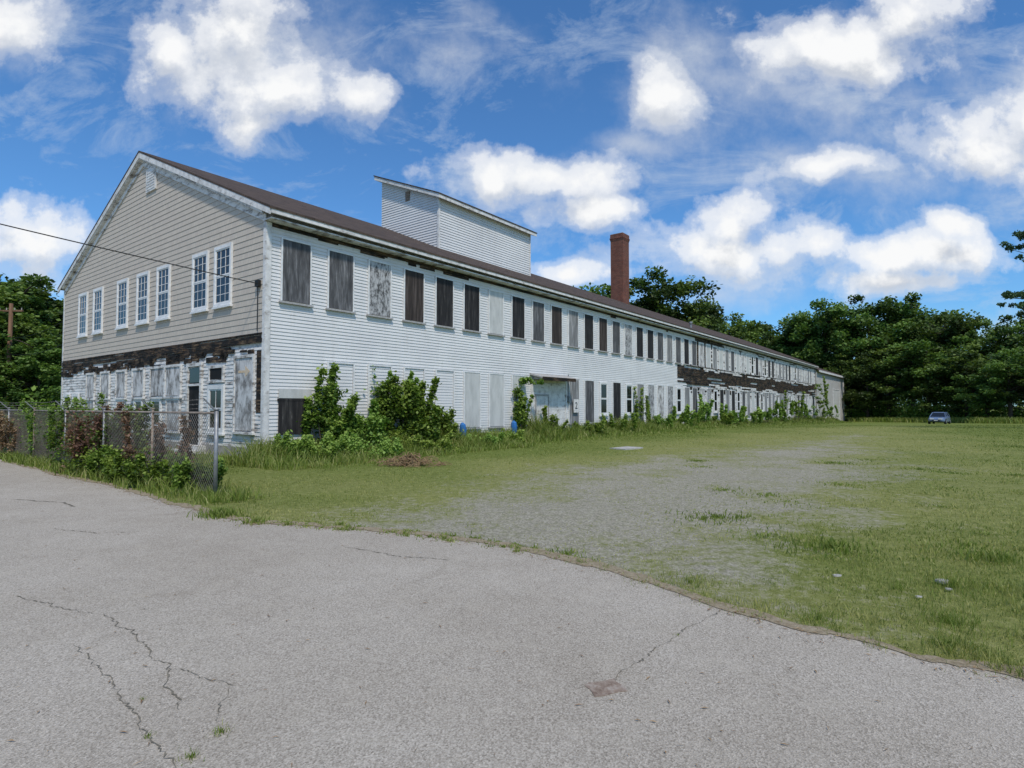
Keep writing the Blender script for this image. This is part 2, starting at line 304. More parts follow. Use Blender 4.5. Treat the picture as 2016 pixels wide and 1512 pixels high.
# ------------------------------------------------------------ grass
def tri_blades(x,y,h,w,tone,zoff,name,mat,label,cat):
    n=len(x); th=rng.uniform(0,2*math.pi,n); lean=rng.uniform(.1,.9,n)*h; la=rng.uniform(0,2*math.pi,n); z=gz(y)+zoff
    V=np.empty((n,5,3)); dx=np.cos(th)*w*.5; dy=np.sin(th)*w*.5
    mx=np.cos(la)*lean*.35; my=np.sin(la)*lean*.35; tx=np.cos(la)*lean; ty=np.sin(la)*lean
    V[:,0]=np.stack([x-dx,y-dy,z],-1);V[:,1]=np.stack([x+dx,y+dy,z],-1)
    V[:,2]=np.stack([x+dx*.8+mx,y+dy*.8+my,z+h*.6],-1);V[:,3]=np.stack([x-dx*.8+mx,y-dy*.8+my,z+h*.6],-1)
    V[:,4]=np.stack([x+tx,y+ty,z+h],-1)
    b=np.arange(n)*5
    F=np.concatenate([np.stack([b,b+1,b+2],-1),np.stack([b,b+2,b+3],-1),np.stack([b+3,b+2,b+4],-1)])
    me=np_mesh(name,V.reshape(-1,3),F,mat,np.repeat(tone,5)); o=link(bpy.data.objects.new(name,me)); tag(o,label,cat,kind="stuff"); return o
N=330000
y=np.exp(rng.uniform(np.log(3.0),np.log(60),N)); x=y*rng.uniform(-.62,1.05,N)
s,t=local(x,y); ok=(y>edgeY(x)-.015)&~((t>-.1)&(s>-.2)); 
gr=gravel(x,y); ye=yellow(x,y); cl=fbm(x*3,y*3,61,3); ok&=rng.random(N)>gr*.85-.12; ok&=rng.random(N)<(.2+cl*1.1)*(1-.4*ye)
x,y,gr,ye,cl=x[ok],y[ok],gr[ok],ye[ok],cl[ok]; n=len(x)
h=rng.uniform(.010,.042,n)*(.4+1.1*cl)*(1-.5*gr); near=(y<edgeY(x)+.9); h=h*(1+.8*near*rng.random(n)*(cl>.5))
lush=np.clip((x*Ly-y*Lx+2.0)/3,0,1); h*=1+.6*lush*(cl>.6)
big=fbm(x*.9,y*.9,91,3)
tone=np.clip(.42+.42*ye+rng.normal(0,.18,n)+.7*(big-.5),0,1)
tri_blades(x,y,h,.0022+.0010*y,tone,.0,"grass",M['grassblade'],"short patchy green lawn grass with dry spots","grass")
px=[];py=[];ph=[];pt=[]
def addw(x,y,h,t=.45):
    px.append(x);py.append(y);ph.append(h);pt.append(np.full(len(x),t)+rng.normal(0,.18,len(x)))
n=52000; s=100*rng.random(n)**1.5-.5; d=np.abs(rng.normal(0,1,n))*1.1+.05
cl=fbm(s*.9,d*.9,71,3); d=d*(.6+1.2*fbm(s*.35,s*0,73,3)); x,y=Cx+s*Lx+d*Ly,Cy+s*Ly-d*Lx
addw(x,y,(.15+1.3*rng.random(n)*cl)*np.clip(1.2-d*.4,.15,1.2)*(.55+.9*fbm(s*.22,s*0,75,2)),.55)
n=9000; s=rng.uniform(-1.5,9.5,n); d=rng.uniform(.6,3.3,n); x,y=Cx+s*Lx+d*Ly,Cy+s*Ly-d*Lx; addw(x,y,rng.uniform(.15,.75,n)*np.clip(1.35-d*.3,.2,1)*(.4+fbm(s,d,76,2)),.55)
n=10000; u=rng.uniform(-.8,18,n); d=rng.normal(.0,.28,n); x=-5.2-.8*u-.6*d; y=10.2+.6*u-.8*d; k=y>edgeY(x)-.05
addw(x[k],y[k],(.04+.42*rng.random(k.sum())*fbm(x[k]*1.5,y[k]*1.5,77,3)),.55)
n=9000; s=rng.uniform(-6.5,-.1,n); t=rng.uniform(-1,19,n); x,y=W(s,t); k=(y>edgeY(x)+.3); addw(x[k],y[k],.05+.35*rng.random(k.sum())*fbm(x[k],y[k],79,3),.5)
for (cx,cy,r_,hh,nn) in [(-4.25,8.45,.35,.16,450),(-1.42,2.88,.06,.05,90),(-1.45,2.68,.05,.05,60),(-1.75,2.85,.04,.04,50),(-3.5,7.95,.25,.10,200),(-2.0,3.2,.03,.04,25),(1.15,4.08,.035,.03,40),(2.3,4.4,.3,.08,300),(3.2,4.3,.5,.11,600),(3.9,5.2,.5,.11,500),(3.6,6.6,.6,.10,400),(5.0,6.0,.6,.13,400),(1.6,5.3,.4,.08,250),(4.4,4.1,.4,.12,500),(2.9,3.9,.3,.09,300),(.6,6.3,.3,.06,120),(-.8,7.0,.3,.06,120)]:
    a=rng.uniform(0,6.28,nn); q=np.abs(rng.normal(0,.5,nn))*r_; addw(cx+q*np.cos(a),cy+q*np.sin(a),hh*rng.uniform(.3,1,nn),.5)
for k in range(190):
    if k<150: cx=random.uniform(-4.5,3.3); cy=float(edgeY(cx))+random.uniform(-.10,.25); rr=random.uniform(.04,.16); hh=random.uniform(.02,.06); nn=45
    else: cy=math.exp(random.uniform(math.log(5),math.log(18))); cx=cy*random.uniform(.3,.95); rr=random.uniform(.3,.7); hh=random.uniform(.03,.07); nn=140
    if cy<float(edgeY(cx))-.12: continue
    a=rng.uniform(0,6.28,nn); q=np.abs(rng.normal(0,.6,nn))*rr; addw(cx+q*np.cos(a),cy+q*np.sin(a),hh*rng.uniform(.3,1,nn),random.uniform(.4,.75))
n=9000; r_=rng.uniform(.58,1.0,n); y=np.interp(r_,[.58,.7,.8,1.0],[106,94,81,69])+rng.normal(0,1,n); x=r_*y; addw(x,y,rng.uniform(.3,1.0,n),.55)
x=np.concatenate(px);y=np.concatenate(py);h=np.concatenate(ph);tn=np.clip(np.concatenate(pt),0,1)
s,t=local(x,y); k=~((t>-.03)&(s>-.05)); x,y,h,tn=x[k],y[k],h[k],tn[k]
dd=np.maximum(y,3)
tri_blades(x,y,h,np.where(y<6,.004,.005+.0011*dd),tn,.0,"weeds",M['weedblade'],"tall weeds and long grass at the wall and fence","weeds")
# ------------------------------------------------------------ leaves
def leafmesh(name,C,size,tone,mat,up=.4):
    n=len(C); nrm=rng.normal(size=(n,3)); nrm[:,2]=np.abs(nrm[:,2])+up; nrm/=np.linalg.norm(nrm,axis=1)[:,None]
    a=np.cross(nrm,rng.normal(size=(n,3))); a/=np.linalg.norm(a,axis=1)[:,None]; b=np.cross(nrm,a)
    a*=size[:,None]*.5; b*=size[:,None]*.36
    V=np.stack([C-a,C+b+a*.1,C+a,C-b+a*.1],1).reshape(-1,3); i=np.arange(n)*4; F=np.stack([i,i+1,i+2,i+3],-1)
    return np_mesh(name,V,F,mat,np.repeat(np.clip(tone,0,1),4))
def clumps(blobs,per,fl=.35,gauss=0.):
    P=[];Tn=[]
    for (x,y,z,rx,ry,rz,tn) in blobs:
        d=rng.normal(size=(per,3))
        if gauss: q=d*gauss
        else:
            d/=np.linalg.norm(d,axis=1)[:,None]; r=rng.random(per)**fl; q=d*r[:,None]
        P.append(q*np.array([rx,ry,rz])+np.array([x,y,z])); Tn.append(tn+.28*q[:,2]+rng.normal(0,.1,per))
    return np.concatenate(P),np.concatenate(Tn)
def tree_meshes(H,R,seed,base=.18,ncl=60,per=150,ls=.5):
    global rng; keep=rng; rng=np.random.default_rng(seed); random.seed(seed)
    blobs=[]; limbs=MB()
    limbs.tube([(0,0,-.5),(.1,0,H*.2),(-.1,.15,H*.45),(.1,0,H*.8)],[H*.02,H*.016,H*.011,H*.003],8)
    nb=7
    boughs=[(2*math.pi*j/nb*1.7+rng.uniform(-.4,.4),rng.uniform(.20,.95),rng.uniform(.55,1.05)) for j in range(nb)]+[(0,.97,.12)]
    for k in range(ncl):
        th,f,ex=boughs[k%len(boughs)]
        z0=H*(base+.05+(1-base-.16)*f); prof=max(.25,math.sqrt(max(0,1-((f-.42)/.66)**2)))
        rr=R*prof*ex*.75; c=np.array([rr*math.cos(th),rr*math.sin(th),z0])+rng.normal(size=3)*np.array([.32,.32,.27])*R
        if c[2]>H*1.0: c[2]=H*.97
        if c[2]<H*base: c[2]=H*base+abs(rng.normal())
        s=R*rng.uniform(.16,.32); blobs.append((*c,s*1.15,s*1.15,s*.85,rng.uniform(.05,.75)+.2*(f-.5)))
        if k%4==0: limbs.tube([(0,0,max(H*.15,c[2]-rr*.7)),(c[0]*.5,c[1]*.5,c[2]-rr*.2),tuple(c)],[H*.008,H*.005,H*.0015],5)
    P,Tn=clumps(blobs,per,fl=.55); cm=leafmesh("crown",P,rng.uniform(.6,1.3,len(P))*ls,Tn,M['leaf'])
    tm=limbs.mesh("trunk",M['bark'],True); rng=keep; return tm,cm
TV=[tree_meshes(20,5.4,1,.06,70),tree_meshes(20,6.2,2,.05,76),tree_meshes(20,5.0,3,.08,60),tree_meshes(20,5.8,4,.05,70),tree_meshes(20,5.3,9,.08,64),tree_meshes(20,5.6,15,.06,66)]
def place_tree(x,y,H,v,label,group,name="tree",wid=1.):
    e=empty(name,(x,y,float(gz(y))),random.uniform(0,6.28)); e.scale=(H/20*wid,H/20*wid,H/20)
    for nm,me in zip(("trunk","crown"),TV[v%6]): link(bpy.data.objects.new(nm,me),e)
    tag(e,label,"tree",group); return e
random.seed(3)
back=[(.135,96,24),(.225,98,23),(.255,96,26.5),(.29,100,23.5),(.32,120,24),(.345,135,24.5),(.375,142,24.5),(.405,132,22),(.435,136,24),(.462,138,22.5),(.49,130,22),(.515,124,22.5),(.545,120,25.5),(.582,118,22),(.62,116,26),(.655,115,23),(.69,117,25.5),(.73,110,20.5),(.775,100,20),(.82,97,17),(.86,94,18),(.91,90,15.5),(.96,88,17)]
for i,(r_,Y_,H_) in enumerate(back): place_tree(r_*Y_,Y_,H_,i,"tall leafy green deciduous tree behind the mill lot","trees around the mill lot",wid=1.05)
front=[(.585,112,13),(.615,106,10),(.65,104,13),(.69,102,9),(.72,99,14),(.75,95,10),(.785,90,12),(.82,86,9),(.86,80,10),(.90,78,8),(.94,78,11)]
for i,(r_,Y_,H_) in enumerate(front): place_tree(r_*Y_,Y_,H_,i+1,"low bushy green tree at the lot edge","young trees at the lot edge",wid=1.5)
left=[(-.80,52,12.5),(-.835,55,12),(-.86,48,12.5),(-.90,52,13.5),(-.95,50,14),(-.78,62,13),(-.82,66,14.5),(-.87,44,8),(-.82,43,7),(-.92,43,9),(-.85,42,5),(-.89,46,6)]
for i,(r_,Y_,H_) in enumerate(left): place_tree(r_*Y_,Y_,H_,i+2,"dark leafy tree beside the white mill","trees beside the road",wid=1.4)
bl=[]
for k in range(130):
    X_=rng.uniform(42,190); bl.append((X_,rng.uniform(140,160),rng.uniform(0,17),4.2,4.2,3.6,rng.uniform(.0,.4)))
for k in range(100):
    X_=rng.uniform(-150,-45); bl.append((X_,rng.uniform(70,90),rng.uniform(0,9),3.5,3.5,3,rng.uniform(.0,.35)))
P,Tn=clumps(bl,210); o=link(bpy.data.objects.new("distant_wood",leafmesh("distant_wood",P,rng.uniform(.7,1.3,len(P))*.95,Tn,M['leaf']))); tag(o,"dense green wood beyond the lot","wood",kind="stuff")
bl=[]
for k in range(130):
    r_=rng.uniform(.585,1.0); Y_=np.interp(r_,[.585,.7,.8,1.0],[111,99,88,76])+rng.uniform(-2.5,4); h_=rng.uniform(.8,2.6); bl.append((r_*Y_,Y_,float(gz(Y_))+h_*.5,1.8,1.6,h_,rng.uniform(.0,.65)))
for k in range(50):
    r_=rng.uniform(-1.0,-.78); Y_=rng.uniform(40,47); h_=rng.uniform(.8,1.8); bl.append((r_*Y_,Y_,h_*.5,1.3,1.2,h_,rng.uniform(.0,.45)))
P,Tn=clumps(bl,220,gauss=.55); o=link(bpy.data.objects.new("undergrowth",leafmesh("undergrowth",P,rng.uniform(.7,1.3,len(P))*.35,Tn,M['leafbush']))); tag(o,"green brush along the wood edge","brush",kind="stuff")
# pine at right
b=MB(); PX,PY=39.3,40; random.seed(8); b.tube([(0,0,-.3),(0.1,0,8),(0,0,17.5)],[.30,.2,.03],8); bl=[]
def pbranch(z,th,L):
    tip=Vector((L*math.cos(th),L*math.sin(th),z+random.uniform(-.1,.7))); mid=Vector((tip.x*.5,tip.y*.5,z-.15))
    b.tube([(0,0,z),mid,tip],[.055,.035,.01],4)
    for q in (.4,.55,.68,.8,.9,1.0):
        c_=Vector((0,0,z)).lerp(tip,q); 
        for _ in range(2):
            o_=Vector((random.gauss(0,.25),random.gauss(0,.25),random.uniform(-.02,.3))); bl.append((c_.x+o_.x,c_.y+o_.y,c_.z+o_.z,.30,.30,.2,random.uniform(.15,.7)))
for z,th,L in [(13.4,3.0,3.6),(13.0,3.3,4.1),(12.3,2.8,3.9),(11.4,3.2,3.8),(9.15,3.15,5.3),(9.3,2.8,4.2),(8.0,3.1,4.3),(14.4,3.2,2.6),(15.2,2.8,2.0),(14,.5,2),(13,1.2,2.5),(12,0,3),(11,4.6,3),(10,5.5,3.5),(9,.8,3.5),(8,1.8,3.5),(16,4,1.3)]: pbranch(z,th,L)
e=empty("pine_tree",(PX,PY,0)); b.obj("trunk",M['bark'],e)
P,Tn=clumps(bl,60,.6); link(bpy.data.objects.new("crown",leafmesh("crown",P,rng.uniform(.7,1.3,len(P))*.16,Tn,M['pine'],.0)),e); tag(e,"dark pine with loose open branches","tree")
# bushes
def bush(loc,blobs,per,ls,label,mat='leafbush',name="bush",cat="bush",group=None,stems=True):
    P,Tn=clumps(blobs,per,gauss=.62); k=P[:,2]>.0; P=P[k];Tn=Tn[k]
    if name!="shrub" and loc[0]>-8:
        s_,t_=local(P[:,0]+loc[0],P[:,1]+loc[1]); k=~((t_>-.12)&(s_>-.1)); P=P[k];Tn=Tn[k]
    o=link(bpy.data.objects.new(name,leafmesh(name,P,rng.uniform(.5,1.4,len(P))*ls,Tn,M[mat]))); o.location=loc
    if stems:
        b=MB()
        for bb in blobs[:7]: b.tube([(bb[0]*.3,bb[1]*.3,0),(bb[0]*.7,bb[1]*.7,bb[2]*.5),(bb[0],bb[1],bb[2]+bb[5]*.5)],[.02,.014,.006],5)
        b.obj("stem",M['bark'],o)
    tag(o,label,cat,group); return o
def rb(n,rx,ry,h,s,t0=.35,cone=.5,pw=1.1,shoots=0,sh=1.15):
    out=[]
    for k in range(n):
        f=random.random()**pw; q=(1-cone*f); a=random.uniform(0,6.28); r_=math.sqrt(random.random())
        ss=s*random.uniform(.45,1.25); out.append((rx*q*r_*math.cos(a),ry*q*r_*math.sin(a),h*f,ss,ss,ss*.8,t0+random.uniform(-.35,.35)))
    for k in range(shoots):
        x=rx*random.uniform(-.95,.95); y=ry*random.uniform(-.7,.7); dx=random.uniform(-.4,.4); hh=h*random.uniform(.7,sh)
        for j in range(7):
            f=.4+.6*j/6; out.append((x+dx*f*f,y,hh*f,s*.36,s*.36,s*.42,t0+.15+random.uniform(-.15,.25)))
    return out
random.seed(11)
def wl(s,d): return (*W(s,-d),0)
bush(wl(1.8,.6),rb(30,.75,.35,2.1,.26,.35,.35,.8,10,1.35),95,.115,"tall vine-covered bush against the white wall")
bush(wl(4.7,.7),rb(66,1.7,.65,1.9,.32,.35,.55,.9,18,1.35),100,.125,"large leafy bush smothered in grape vine")
bush(wl(4.2,.25),rb(12,.3,.15,2.4,.19,.45,.3,.7,6,1.25),65,.115,"upright climbing vine shoots on the mill wall",name="climbing_vine",cat="vine")
bush(wl(5.6,.25),rb(12,.35,.15,2.6,.17,.45,.3,.7,7,1.25),65,.115,"upright climbing vine shoots on the mill wall",name="climbing_vine",cat="vine")
bush(wl(3.2,1.0),rb(28,.9,.5,1.2,.28,.35,.3,1.1,9,1.5),90,.115,"leafy bush at the base of the white wall")
bush(wl(6.7,.8),rb(18,.7,.4,.9,.25,.42,.4,1.1,8,1.6),80,.105,"leafy bush at the base of the white wall")
bush(wl(.2,1.4),rb(22,1.2,.8,.5,.22,.6,.4,1.1,12,1.6),70,.085,"low bright green bush at the building corner")
bush(wl(2.0,2.0),rb(26,1.7,.7,.45,.22,.62,.4,1.1,18,1.6),70,.085,"low spreading green bush in front of vines")
bush(wl(4.6,2.0),rb(20,1.5,.6,.4,.2,.6,.4,1.1,14,1.6),70,.085,"low spreading green bush in front of vines")
bush(wl(7.6,1.4),rb(10,1.3,.5,.35,.18,.6,.4,1.1,10,1.6),65,.085,"low spreading green bush in front of vines")
bush(wl(12.4,.3),rb(18,.45,.2,2.4,.18,.5,.7,.8,8,1.15),65,.115,"vine climbing the wall beside the door",name="climbing_vine",cat="vine")
bush(wl(12.9,.35),rb(16,.9,.06,.25,.12,.55,.1,1,2),60,.10,"vine shoots arching over the wall beside the door",name="climbing_vine",cat="vine").location.z=2.65
bush(wl(14.6,.7),rb(8,.35,.25,1.2,.13,.55,.4,1,7,1.3),65,.10,"thin vine shoots beside the door")
bush(wl(7.4,.35),rb(8,.15,.12,1.4,.12,.35,.4,1,2),60,.10,"thin plant growing up the wall")
for s_,d_,h_,n_,sh,rx in [(9.9,1.2,.4,6,8,1.1),(17.9,1.1,.6,5,6,.7),(21.2,.9,1.0,5,8,1.3),(25.5,.5,2.2,8,5,.5),(26.4,1.1,.8,5,6,1.4),(31.5,1.1,1.2,5,7,1.0),(36.3,.7,1.9,9,4,.5),(37.5,1.1,.8,6,6,1.6),(42,1.2,1.5,7,5,1.0),(47,1.2,1.2,8,6,1.8),(53,1.2,1.2,8,6,1.8),(60,1.2,1.8,12,5,1.2),(66,1.4,2.8,20,5,1.6),(73,1.3,1.5,12,5,2),(84,1.2,4.8,24,4,1.2),(91,1.2,1.4,12,4,1.5)]:
    bush(wl(s_,d_),rb(n_,rx,.45,h_,.24,.5,.4,1.1,sh,1.3),65,.10 if s_<30 else .17,"green weedy sapling growing along the mill wall",group="saplings along the mill wall")
for u,d,h_,n_,mt,lb in [(.9,-.15,.5,10,'leafbush',"low green shrub under the chain link fence"),(2.2,.0,.5,12,'leafbush',"low green shrub under the chain link fence"),(3.4,0,.55,12,'leafbush',"low green shrub under the chain link fence"),(4.6,.1,.55,12,'leafbush',"low green shrub under the chain link fence"),(5.2,-.2,1.4,24,'leafbush',"tangled green bush behind the fence"),(5.5,-.0,1.4,13,'redleaf',"reddish brown dying vine on the fence"),(5.9,.05,.8,16,'leafbush',"low green shrub under the chain link fence"),(6.3,-.2,1.5,13,'redleaf',"reddish brown dying vine on the fence"),(6.8,-.5,1.5,36,'leafbush',"tangled green bush behind the fence"),(7.7,-.3,1.5,40,'leafbush',"tangled green bush behind the fence"),(8.8,-.4,1.5,44,'leafbush',"tangled green bush behind the fence"),(10.0,-.5,1.5,44,'leafbush',"tangled green bush behind the fence"),(11.6,-.6,1.4,40,'leafbush',"tangled green bush behind the fence"),(12.4,-.2,1.2,14,'redleaf',"reddish brown dying vine on the fence"),(13.3,-.7,1.3,40,'leafbush',"tangled green bush behind the fence"),(3.0,-.3,1.3,7,'redleaf',"reddish brown dying vine on the fence"),(15,-.7,1.1,34,'leafbush',"tangled green bush behind the fence")]:
    bush((-5.2-.8*u-.6*d,10.2+.6*u-.8*d,0),rb(n_,.85 if h_>1 else .5,.35,h_,.19,.34,.3,.9,5,1.25),75,.065,lb,mt,name="shrub",cat="shrub",group="plants along the fence" )
b=MB()
for k in range(300):
    a=random.uniform(0,6.28); r_=random.random()*.7; x0,y0=r_*math.cos(a)*1.2,r_*math.sin(a)*.6; z0=.32*(1-r_)*random.random(); d=random.uniform(0,6.28); L=random.uniform(.15,.4)
    b.tube([(x0,y0,z0),(x0+L*.5*math.cos(d),y0+L*.5*math.sin(d),z0+.1*random.random()),(x0+L*math.cos(d),y0+L*math.sin(d),z0)],.008,3,False)
o=b.obj("brush_pile",M['dead'],loc=(-2.75,15.6,0)); tag(o,"heap of dry brown cut brush on the grass","brush pile")
b=MB(); b.box(-.6,.6,-.35,.35,0,.07); o=b.obj("concrete_slab",M['stone'],loc=(4.3,21.8,-.02)); o.rotation_euler=(0,0,.8); tag(o,"small pale concrete slab lying in the grass","slab")
for k,(x,y,s_) in enumerate([(3.05,5.5,.04),(3.9,5.3,.07),(3.8,5.1,.03),(-1.0,6.35,.025),(3.4,4.9,.03)]):
    b=MB(); n=7; 
    b.prism([(s_*random.uniform(.7,1.2)*math.cos(i*6.28/n),s_*.7*random.uniform(.7,1.2)*math.sin(i*6.28/n),0) for i in range(n)],(0,0,s_*.35))
    o=b.obj("stone",M['stone'],loc=(x,y,.005)); tag(o,"small pale stone lying in grass","stone","loose stones")
# ------------------------------------------------------------ MILL BUILDING (local frame: x along wall, y depth, z up)
RZ=math.atan2(Ly,Lx)
mill=empty("mill_building",(Cx,Cy,0),RZ); tag(mill,"long white two-storey wooden mill with boarded windows","building")
GW=18.95; RT=9.40; E0=7.56; SL=.4385; SE=86.3
def rz_(t):
    return E0+SL*(t+.5) if t<=RT else E0+SL*(RT+.5)-SL*(t-RT)
b=MB(); b.prism([(0.03,0.03,-1.6),(0.03,GW,-1.6),(0.03,GW,rz_(GW)-.25),(0.03,RT,rz_(RT)-.25),(0.03,.03,rz_(0)-.25)],(SE-.06,0,0)); b.obj("wall",M['trim'],mill)
b=MB(); b.box(-.03,SE,-.02,.02,-1.6,.32); b.box(-.02,.02,.02,GW,-1.6,.32); b.obj("foundation",M['concrete'],mill)
def sid_y(b,y,x0,x1,z0,z1,h,lip=.022,fn=None):
    z=z0
    while z<z1-.01:
        zt=min(z+h,z1); a,c=(x0,x1) if fn is None else fn(z)
        if c>a:
            b.poly([(a,y-lip,z),(c,y-lip,z),(c,y-.003,zt),(a,y-.003,zt)]); b.poly([(a,y+.0,z),(c,y+.0,z),(c,y-lip,z),(a,y-lip,z)])
        z+=h
def sid_x(b,x,y0,y1,z0,z1,h,lip=.022,fn=None):
    z=z0
    while z<z1-.01:
        zt=min(z+h,z1)
        if fn: a,c=fn(z); a2,c2=fn(zt)
        else: a,c=a2,c2=y0,y1
        if c>a:
            b.poly([(x-lip,c,z),(x-lip,a,z),(x-.003,a2,zt),(x-.003,c2,zt)]); b.poly([(x,c,z),(x,a,z),(x-lip,a,z),(x-lip,c,z)])
        z+=h
HB=.112; ZT=7.20
b=MB(); random.seed(5)
def fnw(z):
    if z<3.0: return (.02,36.4)
    if z<4.9: return (.02,32.8+random.choice([0,.4,.9,1.6,2.2,3.0])+(.8 if z>4.2 else 0))
    return (.02,36.4)
sid_y(b,0,0,0,.32,ZT-.1,HB,.024,fn=fnw); b.obj("vinyl_siding",M['vinyl'],mill)
b=MB(); sid_y(b,0,36.4,SE,.32,3.05,.14,fn=lambda z:(36.4,SE-random.choice([0,0,.3])))
z=4.75
while z<ZT-.12:
    x=40.5+random.uniform(-1,3.5)
    while x<SE:
        L=random.uniform(2,12); e_=min(x+L,SE); b.poly([(x,-.022,z),(e_,-.022,z),(e_,-.003,z+.14),(x,-.003,z+.14)]); b.poly([(x,0,z),(e_,0,z),(e_,-.022,z),(x,-.022,z)])
        x+=L+(random.uniform(.5,4.0) if (random.random()<(.85 if z<5.4 or z>6.7 else .55)) else 0)
    z+=.14
# torn remnants of siding hanging at the upper and lower edge of the stripped band
for (z,k_) in ((4.61,26),(4.47,14),(3.05,26),(3.19,14),(3.33,6)):
    for k in range(k_):
        x=random.uniform(38,SE-5); L=random.uniform(.6,3.5); b.box(x,x+L,-.085,-.07,z,z+.13)
b.obj("clapboard",M['peel'],mill)
b=MB()
z=3.0
while z<4.8:
    x=32.6 if 3.3<z<4.6 else 34.5
    while x<SE:
        L=random.uniform(1.2,4.5)
        if random.random()<(.92 if 3.2<z<4.6 else .7): b.box(x,min(x+L-.02,SE),-.026-.04*random.random(),-.002,z,z+.13)
        x+=L
    z+=.145
z=4.75
while z<ZT-.1: b.box(36.2,SE,-.0029,.0,z,z+.13); z+=.145
for k in range(80):
    x=random.uniform(35,SE-3); q=random.choice([2.52,2.66,2.78,2.9,4.86,5.0,5.14]); b.box(x,x+random.uniform(.5,2.4),-.04,-.024,q,q+.12)
b.obj("charred_sheathing",M['char'],mill)
for bx in ((-.04,.13,-.05,-.02,.3,ZT),(-.045,-.02,-.0195,.12,.3,ZT),(-.04,-.018,GW-.14,GW+.02,.3,7.4)):
    b=MB(); b.box(*bx); b.obj("corner_board",M['trim'],mill)
b=MB(); b.box(-.1,SE+.1,-.42,.0,ZT+.02,ZT+.06); b.obj("soffit",M['peel'],mill)
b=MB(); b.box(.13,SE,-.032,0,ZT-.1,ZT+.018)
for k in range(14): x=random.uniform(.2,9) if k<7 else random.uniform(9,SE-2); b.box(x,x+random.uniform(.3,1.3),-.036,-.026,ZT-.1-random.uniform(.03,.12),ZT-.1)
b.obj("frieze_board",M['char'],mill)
def fgab(z):
    a=max(.02,(z+.22-E0)/SL-.5); c=min(GW-.02,2*RT+.5-(z+.22-E0)/SL); return (a,max(c,a+.001))
b=MB(); sid_x(b,0,0,0,3.8,11.5,.19,.016,fgab); b.obj("shingle_siding",M['shake'],mill)
b=MB(); sid_x(b,0,.02,GW-.02,.32,3.42,.125,.022,lambda z:(.02,GW-.02)); b.obj("clapboard",M['peel'],mill)
b=MB(); z=3.40
while z<3.85:
    y=.1
    while y<GW-.1:
        L=random.uniform(.6,3.0); zz=z+random.uniform(-.03,.03)
        if random.random()<(.8 if z<3.45 else 1): b.box(-.022-.045*random.random(),-.002,y,min(y+L-.02,GW-.05),zz,min(zz+.12,3.84))
        y+=L
    z+=.13
for k in range(90):
    y=random.uniform(.2,GW-.4); z=3.0+random.uniform(0,.33); b.box(-.055,-.028,y,y+random.uniform(.1,.8),z,min(3.44,z+random.uniform(.06,.3)))
b.box(-.03,-.022,.14,.42,1.4,3.3)
b.obj("charred_sheathing",M['char'],mill)
# roof
OG=.22; OE=.5
def roofslab(b,x0,x1,th0=0.,th1=.07,eave=OE):
    R=RT; zt=rz_(R)
    for sgn in (1,-1):
        e=-eave if sgn==1 else 2*R+eave
        ze=E0+SL*(.5-eave)
        b.prism([(x0,e,ze-th0),(x0,R,zt-th0),(x0,R,zt-th1),(x0,e,ze-th1)],(x1-x0,0,0))
b=MB(); roofslab(b,-OG,SE+.2,0,.07,OE+.04); roof=b.obj("roof",M['roof'],mill)
b=MB()
for x0,x1 in ((-OG+.01,-OG+.05),):
    R=RT; zt=rz_(R)-.075
    for e in (-OE,2*R+OE):
        b.prism([(x0,e,E0-.075),(x0,R,zt),(x0,R,zt-.22),(x0,e,E0-.26)],(x1-x0,0,0))
b.obj("rake_board",M['trim'],roof)
b=MB(); R=RT; zt=rz_(R)-.24
for e in (.0,2*R): b.prism([(-.17,e,rz_(0)-.24),(-.17,R,zt),(-.17,R,zt-.1),(-.17,e,rz_(0)-.34)],(.17,0,0))
for e in (.0,2*R): b.prism([(-.05,e,rz_(0)-.34),(-.05,R,zt-.1),(-.05,R,zt-.34),(-.05,e,rz_(0)-.58)],(.047,0,0))
b.obj("rake_soffit",M['peel'],roof)
b=MB(); b.box(-OG+.06,SE+.15,-OE-.02,-OE+.02,E0-.21,E0-.075); b.box(-OG+.06,SE+.15,-OE+.02,-.42,E0-.20,E0-.16); b.obj("fascia",M['trim'],roof)
b=MB(); b.tube([(38,.9,7.7),(38,.9,8.55)],.09,8); b.tube([(38,.9,8.5),(38,.9,8.66)],.15,8); b.obj("vent_pipe",M['metal'],roof)
# chimney
b=MB(); cx,cy,hw=41.9,9.35,.66
b.box(cx-hw,cx+hw,cy-hw,cy+hw,10.2,17.75)
for k in range(3): e=hw+.025*(k+1); b.box(cx-e,cx+e,cy-e,cy+e,17.75+.1*k,17.85+.1*k)
b.box(cx-hw-.03,cx+hw+.03,cy-hw-.03,cy+hw+.03,18.05,18.4)
b.obj("chimney",M['brick'],roof)
b=MB(); b.box(cx-hw+.02,cx+hw-.02,cy-hw+.02,cy+hw-.02,18.4,18.45); b.obj("chimney_cap",M['concrete'],roof)
